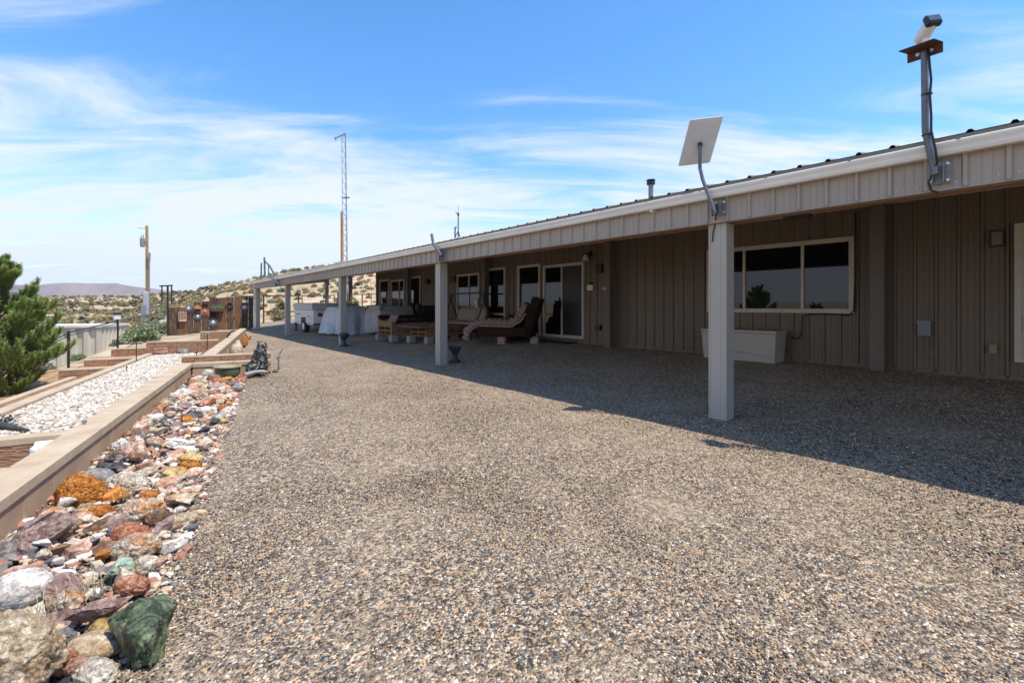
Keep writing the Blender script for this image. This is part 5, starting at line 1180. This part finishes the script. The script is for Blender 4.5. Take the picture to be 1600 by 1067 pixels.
# ------------------------------------------------------------------ shipping container style shed
C_ = pt(157, 508, Z=19.0); E_ = pt(199.5, 505, Z=21.2); dA = Vector((E_.x-C_.x, E_.y-C_.y, 0)).normalized(); dB = Vector((-dA.y, dA.x, 0)); zt = C_.z
if dB.dot(rt) > 0: dB = -dB
t = thing('metal_shed', 'pale ribbed metal container shed standing lower down the slope behind the pine', 'shed', (C_.x, C_.y, -1.9))
def corr(b, a, d, out, L_, z0, z1, pitch, depth):
    k = len(b.v); n = int(L_/pitch); pr = []
    for i in range(n): 
        for f, h in ((0, 0), (.32, 0), (.5, 1), (.82, 1)): pr.append(((i+f)*L_/n, h*depth))
    pr.append((L_, 0))
    for z in (z0, z1):
        for s, h in pr: q = a+d*s-out*h; b.v.append((q.x, q.y, z))
    m = len(pr)
    for i in range(m-1): b.f.append((k+i, k+i+1, k+m+i+1, k+m+i))
W_, L2 = (Vector((E_.x-C_.x, E_.y-C_.y, 0))).length, 6.0
c0 = Vector((C_.x, C_.y, 0)); b = MB(); corr(b, c0, dA, -dB, W_, -2.2, zt-.08, .30, .05); corr(b, c0, dB, -dA, L2, -2.2, zt-.08, .42, .09)
corr(b, c0+dB*L2, dA, dB, W_, -2.2, zt-.08, .30, .05); corr(b, c0+dA*W_, dB, dA, L2, -2.2, zt-.08, .42, .09); obj('wall', b, M['container'], t)
b = MB(); k = [c0-dA*.05-dB*.05, c0+dA*(W_+.05)-dB*.05, c0+dA*(W_+.05)+dB*(L2+.05), c0-dA*.05+dB*(L2+.05)]
b.add([(q.x, q.y, z) for z in (zt-.09, zt) for q in k], [(3,2,1,0),(4,5,6,7),(0,1,5,4),(1,2,6,5),(2,3,7,6),(3,0,4,7)]); obj('roof', b, mat('container_roof', (.55, .52, .46), (.66, .63, .57), scale=2, rough=.5), t)
# ------------------------------------------------------------------ poles and masts
def gp(x, Zd): p = pt(x, HY, Z=Zd); return Vector((p.x, p.y, T(p.x, p.y)))
p = gp(230.5, 49); t = thing('utility_pole', 'brown wooden utility pole with a transformer on the left plain', 'utility pole', tuple(p)); tp = pt(229.5, 353, Z=49)
b = MB(); b.tube([p-upv, tp], [.17, .13], 10); obj('pole', b, M['pole_wood'], t, smooth=True)
q = pt(222.5, 378, Z=48.8); b = MB(); b.tube([q-upv*.55, q-upv*.5, q+upv*.35, q+upv*.42], [.16, .22, .22, .12], 12); b.tube([q+upv*.4+rt*-.1, q+upv*.7+rt*-.12], .04, 6); b.tube([q+upv*.4+rt*.1, q+upv*.75+rt*.1], .04, 6); b.tube([q+rt*.15, q+rt*.5], .06, 6); obj('transformer', b, M['galv'], t, smooth=True)
b = MB(); b.tube([tp-upv*.15, tp-upv*.3-rt*.5, tp-upv*.2-rt*.95], .025, 5); obj('insulator_arm', b, M['pipe_grey'], t)
b = MB(); b.tube([pt(233.5, 395, Z=48.8), pt(233.5, 500, Z=48.8)], .045, 6); b.box(-.1, .1, -.1, .1, 0, .9, Matrix.Translation(pt(233.5, 408, Z=48.8))); obj('conduit', b, M['galv'], t)
q = pt(229, 470, Z=48.5); b = MB(); b.box(-.34, .2, -.2, .2, -1.6, 1.0, Matrix.Translation(q)); obj('meter_panel', b, M['tarp2'], t, bevel=.12); b = MB(); b.box(-.2, .2, -.15, .15, -1.4, .3, Matrix.Translation(pt(224, 481, Z=48))); obj('meter_box', b, grey_box, t, bevel=.03)
ZT = 40; bp_ = gp(541, ZT); t = thing('radio_tower', 'tall thin lattice radio tower beyond the roof', 'radio tower', tuple(bp_))
lw, rw_ = (533.5, 210), (542, 214); 
A0, A1 = pt(536, HY, Z=ZT), pt(533.5, 210, Z=ZT); z0_ = bp_.z; z1_ = A1.z; w = .24
legs = []
for k in range(3):
    a = R(90+120*k)-TH; o_ = Vector((math.cos(a), math.sin(a), 0))*w; bt = Vector((bp_.x, bp_.y, z0_))+o_; tpv = pt(537.8, 300, Z=ZT); tt = Vector((tpv.x-.0, tpv.y, z1_))+o_*.85; legs.append((bt, tt)); b = MB(); b.tube([bt, tt+upv*(0 if k else .3)], .024, 6); obj('leg', b, M['galv'], t)
b = MB(); nb_ = 34
for i in range(nb_):
    for k in range(3):
        f0, f1 = i/nb_, (i+1)/nb_; a, c = legs[k], legs[(k+1) % 3]; q0_, q1_ = a[0].lerp(a[1], f0), c[0].lerp(c[1], f1)
        if (i+k) % 2: q0_, q1_ = c[0].lerp(c[1], f0), a[0].lerp(a[1], f1)
        b.tube([q0_, q1_], .014, 4)
obj('bracing', b, M['galv'], t); b = MB(); tp = legs[0][1]; b.tube([tp+upv*.1, tp-rt*.9-upv*.3], .05, 6); b.tube([tp-rt*.8-upv*.45, tp-rt*.9-upv*.2], .07, 6); obj('antenna', b, M['pipe_grey'], t)
b = MB(); q = pt(541, 309, Z=ZT); b.tube([q-rt*.4, q+rt*.3], .06, 6); obj('clamp', b, M['pipe_grey'], t)
p = gp(535, 39.5); b = MB(); b.tube([p-upv*.5, pt(534.3, 331, Z=39.5)], [.15, .12], 10); b.tube([pt(533, 345, Z=39.3), pt(536.5, 345, Z=39.3)], .05, 5); tag(obj('wood_pole', b, M['pole_wood'], smooth=True), 'brown wooden pole standing against the radio tower', 'pole')
# pipe fence and gate at the far end
GY = 33.0
t = thing('pipe_fence', 'rusty pipe fence with mesh at the far end of the yard', 'fence', tuple(pt(450, 514, Y=GY)))
def pz(x, y): return pt(x, y, Y=GY)
for x, yt in ((412, 461), (466.5, 460), (528, 457), (566, 459), (590, 458), (543, 459)):
    a = pz(x, yt); b = MB(); b.tube([(a.x, a.y, -.2), a], .045, 8); obj('post', b, M['rust'], t)
for x0, x1, y in ((412, 466.5, 462), (412, 466.5, 487), (528, 600, 460), (528, 600, 487)):
    b = MB(); b.tube([pz(x0, y), pz(x1, y)], .035, 8); obj('rail', b, M['rust'], t)
t = thing('pipe_gate', 'rusty pipe gate beyond the camper trailer', 'gate', tuple(pz(498, 512)))
b = MB(); P = [pz(472, 462), pz(522.5, 462)]; lo = .1; b.tube([(P[0].x, GY, lo), P[0], P[1], (P[1].x, GY, lo), (P[0].x, GY, lo)], .04, 8); b.tube([pz(472, 487), pz(522.5, 487)], .03, 6); obj('frame', b, M['rust'], t)
# bare tree by the back corner
def limb(b, p, d, r, l, depth):
    q = [p]; rs = [r]
    for i in range(4): d = (d+Vector((rng.normal(0, .12), rng.normal(0, .12), rng.normal(0, .05)))).normalized(); p = p+d*l/4; q.append(p); rs.append(r*(1-.13*(i+1)))
    b.tube(q, rs, 7 if r > .03 else 5)
    if depth:
        for k in range(3 if depth > 1 else 2): limb(b, q[-1-(k % 2)], (d+Vector((rng.normal(0, .55), rng.normal(0, .55), .15))).normalized(), rs[-1]*.7, l*.62, depth-1)
t = thing('bare_tree', 'small leafless tree with reddish bark behind the covered goods', 'tree', tuple(gp(566, 27)))
p = gp(566, 27); b = MB(); limb(b, p-upv*.2, Vector((-.1, .1, 1)).normalized(), .10, 2.0, 3); obj('trunk', b, mat('red_bark', (.16, .05, .02), (.36, .14, .05), scale=5, rough=.9), t, smooth='all')
# ------------------------------------------------------------------ shrubs
def shrub_mesh(name, leaves, seed, m, leaf=.06, H=.62, flat=.75):
    r = np.random.default_rng(seed); n = leaves
    d = r.normal(size=(n, 3)); d[:, 2] = np.abs(d[:, 2])*.9+.05; d /= np.linalg.norm(d, axis=1)[:, None]
    lump = np.array([.72+.5*noise.noise(Vector(q)*2.6+Vector((seed, 0, 0))) for q in d]); rad = lump*(.45+.55*r.random(n)**.5)
    P = d*rad[:, None]*np.array([.5, .5, H]); P[:, 2] += .02
    a = r.normal(size=(n, 3))*.6+d*1.0+np.array([0, 0, .5]); a /= np.linalg.norm(a, axis=1)[:, None]; c = np.cross(a, r.normal(size=(n, 3))); c /= np.linalg.norm(c, axis=1)[:, None]
    L_ = leaf*r.uniform(.6, 1.4, n)[:, None]; w = L_*.38
    V = np.stack([P-c*w*.4, P+c*w*.4, P+a*L_+c*w, P+a*L_-c*w], 1).reshape(-1, 3); Fc = np.arange(4*n).reshape(n, 4)
    me = bpy.data.meshes.new(name); me.from_pydata(V.tolist(), [], Fc.tolist()); me.materials.append(m); return me
SM = {'golden': island_mat('shrub_golden', [(0, (.36, .25, .10)), (.35, (.44, .33, .15)), (.7, (.28, .22, .10)), (.9, (.50, .41, .23))], rough=.9),
      'olive': island_mat('shrub_olive', [(0, (.23, .20, .10)), (.4, (.29, .26, .13)), (.75, (.17, .155, .08)), (.9, (.36, .31, .18))], rough=.9),
      'grey green': island_mat('shrub_sage', [(0, (.24, .26, .17)), (.4, (.31, .33, .21)), (.75, (.19, .21, .13)), (.9, (.38, .36, .25))], rough=.9),
      'dark': island_mat('shrub_dark', [(0, (.075, .07, .04)), (.5, (.12, .105, .06)), (.85, (.17, .14, .09))], rough=.9)}
shm = {k: [shrub_mesh('shrub_'+k.replace(' ', '_'), 420, i*7+j, m, .10) for j in range(3)] for i, (k, m) in enumerate(SM.items())}
cands = []
rs_ = np.random.default_rng(11)
for _ in range(9000):
    b_ = rs_.uniform(-10, 25); d_ = math.sqrt(rs_.uniform(27**2, 170**2)) if _ < 6500 else math.sqrt(rs_.uniform(150**2, 330**2))
    if _ >= 6500 and b_ > 5: continue
    X, Y = d_*math.sin(R(b_)), d_*math.cos(R(b_))
    if d_ < 36 and (X > .2 or Y < 20): continue
    if fn(X, Y, .08) < -.28 and rs_.random() < .8: continue
    sz = rs_.uniform(.40, 1.05)*(1.2 if d_ > 60 else .9)*(1.5 if d_ > 160 else 1)
    if any((X-a)**2+(Y-c)**2 < (1.32*(sz+e))**2*.8 for a, c, e, _, _ in cands[-400:]): continue
    cands.append((X, Y, sz, d_, b_))
cands.sort(key=lambda q: -(q[2]/q[3]))
rest = []
zone = lambda b_, d_: ('on the hillside seen through the porch posts' if b_ > 11.5 else ('on the hill behind the plank fence' if b_ > 3 else 'on the plain around the utility pole' if b_ > -2 else 'on the plain behind the pine'))
for i, (X, Y, sz, d_, b_) in enumerate(cands):
    kd = ['golden', 'golden', 'olive', 'grey green', 'golden', 'grey green', 'dark'][rs_.integers(0, 7)]
    if d_ > 110: kd = ['olive', 'dark', 'golden'][rs_.integers(0, 3)]
    if i >= 290: rest.append((X, Y, sz, kd)); continue
    o = bpy.data.objects.new('desert_shrub', shm[kd][rs_.integers(0, 3)]); COL.objects.link(o); o.location = (X, Y, T(X, Y)-.04); o.rotation_euler = (0, 0, rs_.uniform(0, 6.28)); o.scale = (sz, sz, sz*rs_.uniform(.75, 1.1))
    tag(o, f'{"broad" if sz > .9 else "small"} {kd} desert shrub {zone(b_, d_)}{" farther up" if d_ > 70 else ""}', 'shrub', f'{kd} shrubs {zone(b_, d_)}')
V_ = []; F_ = []; 
for kd in SM:
    sel = [q for q in rest if q[3] == kd]
    if not sel: continue
    Vs = []; Fs = []; off = 0; base = shrub_mesh('t', 130, 5, SM[kd], .16); BV = np.array([v.co[:] for v in base.vertices]); BF = np.array([list(p.vertices) for p in base.polygons])
    for X, Y, sz, _ in sel:
        a = rs_.uniform(0, 6.28); c, s = math.cos(a), math.sin(a); A = BV*sz; x, y = A[:, 0]*c-A[:, 1]*s, A[:, 0]*s+A[:, 1]*c; Vs.append(np.stack([x+X, y+Y, A[:, 2]+T(X, Y)-.04], 1)); Fs.append(BF+off); off += len(BV)
    tag(npobj('distant_scrub', np.concatenate(Vs), np.concatenate(Fs), SM[kd]), f'{kd} scrub dotted over the far slopes', 'scrub', kind='stuff')
# larger green bushes near the path
big = [shrub_mesh('sage_bush', 3200, 40+j, SM['grey green'], .055, .55) for j in range(3)]
gsm = island_mat('shrub_green', [(0, (.24, .28, .14)), (.4, (.33, .37, .19)), (.75, (.18, .22, .11)), (.9, (.42, .43, .26))], rough=.85); big2 = [shrub_mesh('green_bush', 3200, 50+j, gsm, .055, .55) for j in range(2)]
for x, y, Zd, sz, mm, lb in ((219, 527, 24, 1.7, big[0], 'large grey green sagebrush left of the pale path'), (222, 553, 17.5, 1.35, big2[0], 'round green bush right of the metal shed'), (256, 506, 27, 1.5, big2[1], 'green bush at the foot of the trellis post'), (203, 512, 28, 1.4, big[1], 'grey green sagebrush behind the metal shed corner'), (238, 511, 30, 1.3, big[2], 'sagebrush at the foot of the utility pole'), (122, 576, 15.2, .55, big2[0], 'small green weed at the foot of the metal shed'), (184, 566, 17.3, .6, big[1], 'low grey weed by the middle fence post'), (70, 572, 16.0, .8, big[2], 'dry grey brush below the pine branches'), (240, 494, 36, 1.3, big[1], 'sagebrush just beyond the utility pole base')):
    p = gp(x, Zd); o = bpy.data.objects.new('sagebrush', mm); COL.objects.link(o); o.location = p; o.scale = (sz, sz, sz*.8); o.rotation_euler = (0, 0, x); tag(o, lb, 'bush')
# ------------------------------------------------------------------ pine
def pine_parts(seed, H=3.3, Rm=1.15):
    r = np.random.default_rng(seed); tb = MB(); tufts = []
    tb.tube([(0, 0, -.4), (.02, 0, H*.3), (-.02, .02, H*.65), (0, 0, H)], [.085, .07, .045, .015], 10)
    z = .22
    while z < H-.1:
        f = z/H; R_ = Rm*(min(1, .62+f*1.6) if f < .25 else (1-((f-.25)/.75)**1.5)*1.0)+.12
        for k in range(r.integers(5, 8)):
            a = r.uniform(0, 6.28); L_ = R_*r.uniform(.7, 1.12); p = Vector((0, 0, z+r.uniform(-.08, .08))); d = Vector((math.cos(a), math.sin(a), .30+.5*f)).normalized(); P = [p]
            ns = 6
            for i in range(ns):
                d = (d+Vector((r.normal(0, .07), r.normal(0, .07), .07+r.normal(0, .04)))).normalized(); p = p+d*L_/ns; P.append(p)
                if i >= 1:
                    for s in (-1, 1):
                        if r.random() < .9:
                            sd_ = (d+Vector((-d.y, d.x, 0))*s*r.uniform(.5, 1.0)+Vector((0, 0, .35))).normalized(); l = L_*.34*(1-.08*i)*r.uniform(.6, 1.2); e = p+sd_*l*.6+upv*l*.08; e2 = e+(sd_+upv*.6).normalized()*l*.4
                            tb.tube([p, e, e2], [.009, .006, .004], 4)
                            for q in (.35, .65, 1): tufts.append((p.lerp(e, q), (sd_+upv*.2).normalized(), .8))
                            tufts.append((e.lerp(e2, .5), (sd_+upv).normalized(), 1)); tufts.append((e2, (sd_*.5+upv).normalized(), 1.1))
            tb.tube(P, [.024*(1-.12*i) for i in range(ns+1)], 5)
            tufts.append((P[-1], (d+upv).normalized(), 1.2)); tufts.append((P[-1].lerp(P[-2], .4), d, 1)); tufts.append((P[-2], d, 1)); tufts.append((P[-3], d, .9))
        z += r.uniform(.12, .17)
    for q in range(5): tufts.append((Vector((0, 0, H-.12*q)), upv, 1.2))
    nN = 44; T_ = len(tufts); P = np.array([t_[0][:] for t_ in tufts]); D = np.array([t_[1][:] for t_ in tufts]); S = np.array([t_[2] for t_ in tufts])
    P = np.repeat(P, nN, 0); D = np.repeat(D, nN, 0); S = np.repeat(S, nN); n = len(P)
    u_ = r.normal(size=(n, 3)); u_ -= (u_*D).sum(1)[:, None]*D; u_ /= np.linalg.norm(u_, axis=1)[:, None]
    a = D*r.uniform(.35, 1.1, n)[:, None]+u_*r.uniform(.5, .9, n)[:, None]; a /= np.linalg.norm(a, axis=1)[:, None]
    P = P+D*(r.uniform(-.05, .05, n)*S)[:, None]; L_ = (r.uniform(.05, .085, n)*S)[:, None]; c = np.cross(a, r.normal(size=(n, 3))); c /= np.linalg.norm(c, axis=1)[:, None]
    V = np.stack([P-c*.0032, P+c*.0032, P+a*L_+c*.0018, P+a*L_-c*.0018], 1).reshape(-1, 3); return tb, V, np.arange(4*n).reshape(n, 4)
ndl = island_mat('pine_needles', [(0, (.14, .20, .05)), (.3, (.24, .31, .07)), (.6, (.33, .39, .10)), (.85, (.18, .25, .07)), (.95, (.42, .42, .16))], rough=.55, spec=.3)
tb, V, Fc = pine_parts(4, 3.0, 1.0)
p = gp(-6, 8.7); p.z -= .42
t = thing('pine_tree', 'bushy young pine at the left edge of the picture', 'pine tree', tuple(p))
obj('trunk', tb, M['bark'], t, smooth=True, local=True); npobj('crown', V, Fc, ndl, parent=t)
def pine_copy(X, Y, s, rz, lb): r_ = dup(t, (X, Y, T(X, Y)-.1), rz, lb, scale=(s, s, s)); return r_
pine_copy(-3.0, 8.2, .95, 2.0, 'pine behind the viewer to the left, seen in the wide window'); pine_copy(-3.4, 6.2, .75, 4.0, 'smaller pine to the left, seen in the wide window')
pine_copy(-4.6, 20.0, 1.0, 1.0, 'second pine half hidden behind the left edge pine')

# ------------------------------------------------------------------ air
b = MB(); b.box(-3500, 3500, -3500, 3500, -10, 190)
hm = bpy.data.materials.new('haze'); hm.use_nodes = True; nt = hm.node_tree; nt.nodes.clear()
ho = nt.nodes.new('ShaderNodeOutputMaterial'); hv = nt.nodes.new('ShaderNodeVolumePrincipled'); hv.inputs['Color'].default_value = (.80, .88, 1, 1); hv.inputs['Density'].default_value = .00016; hv.inputs['Anisotropy'].default_value = .2
nt.links.new(hv.outputs[0], ho.inputs['Volume'])
hz = obj('haze', b, hm); tag(hz, 'thin desert haze', kind='stuff')
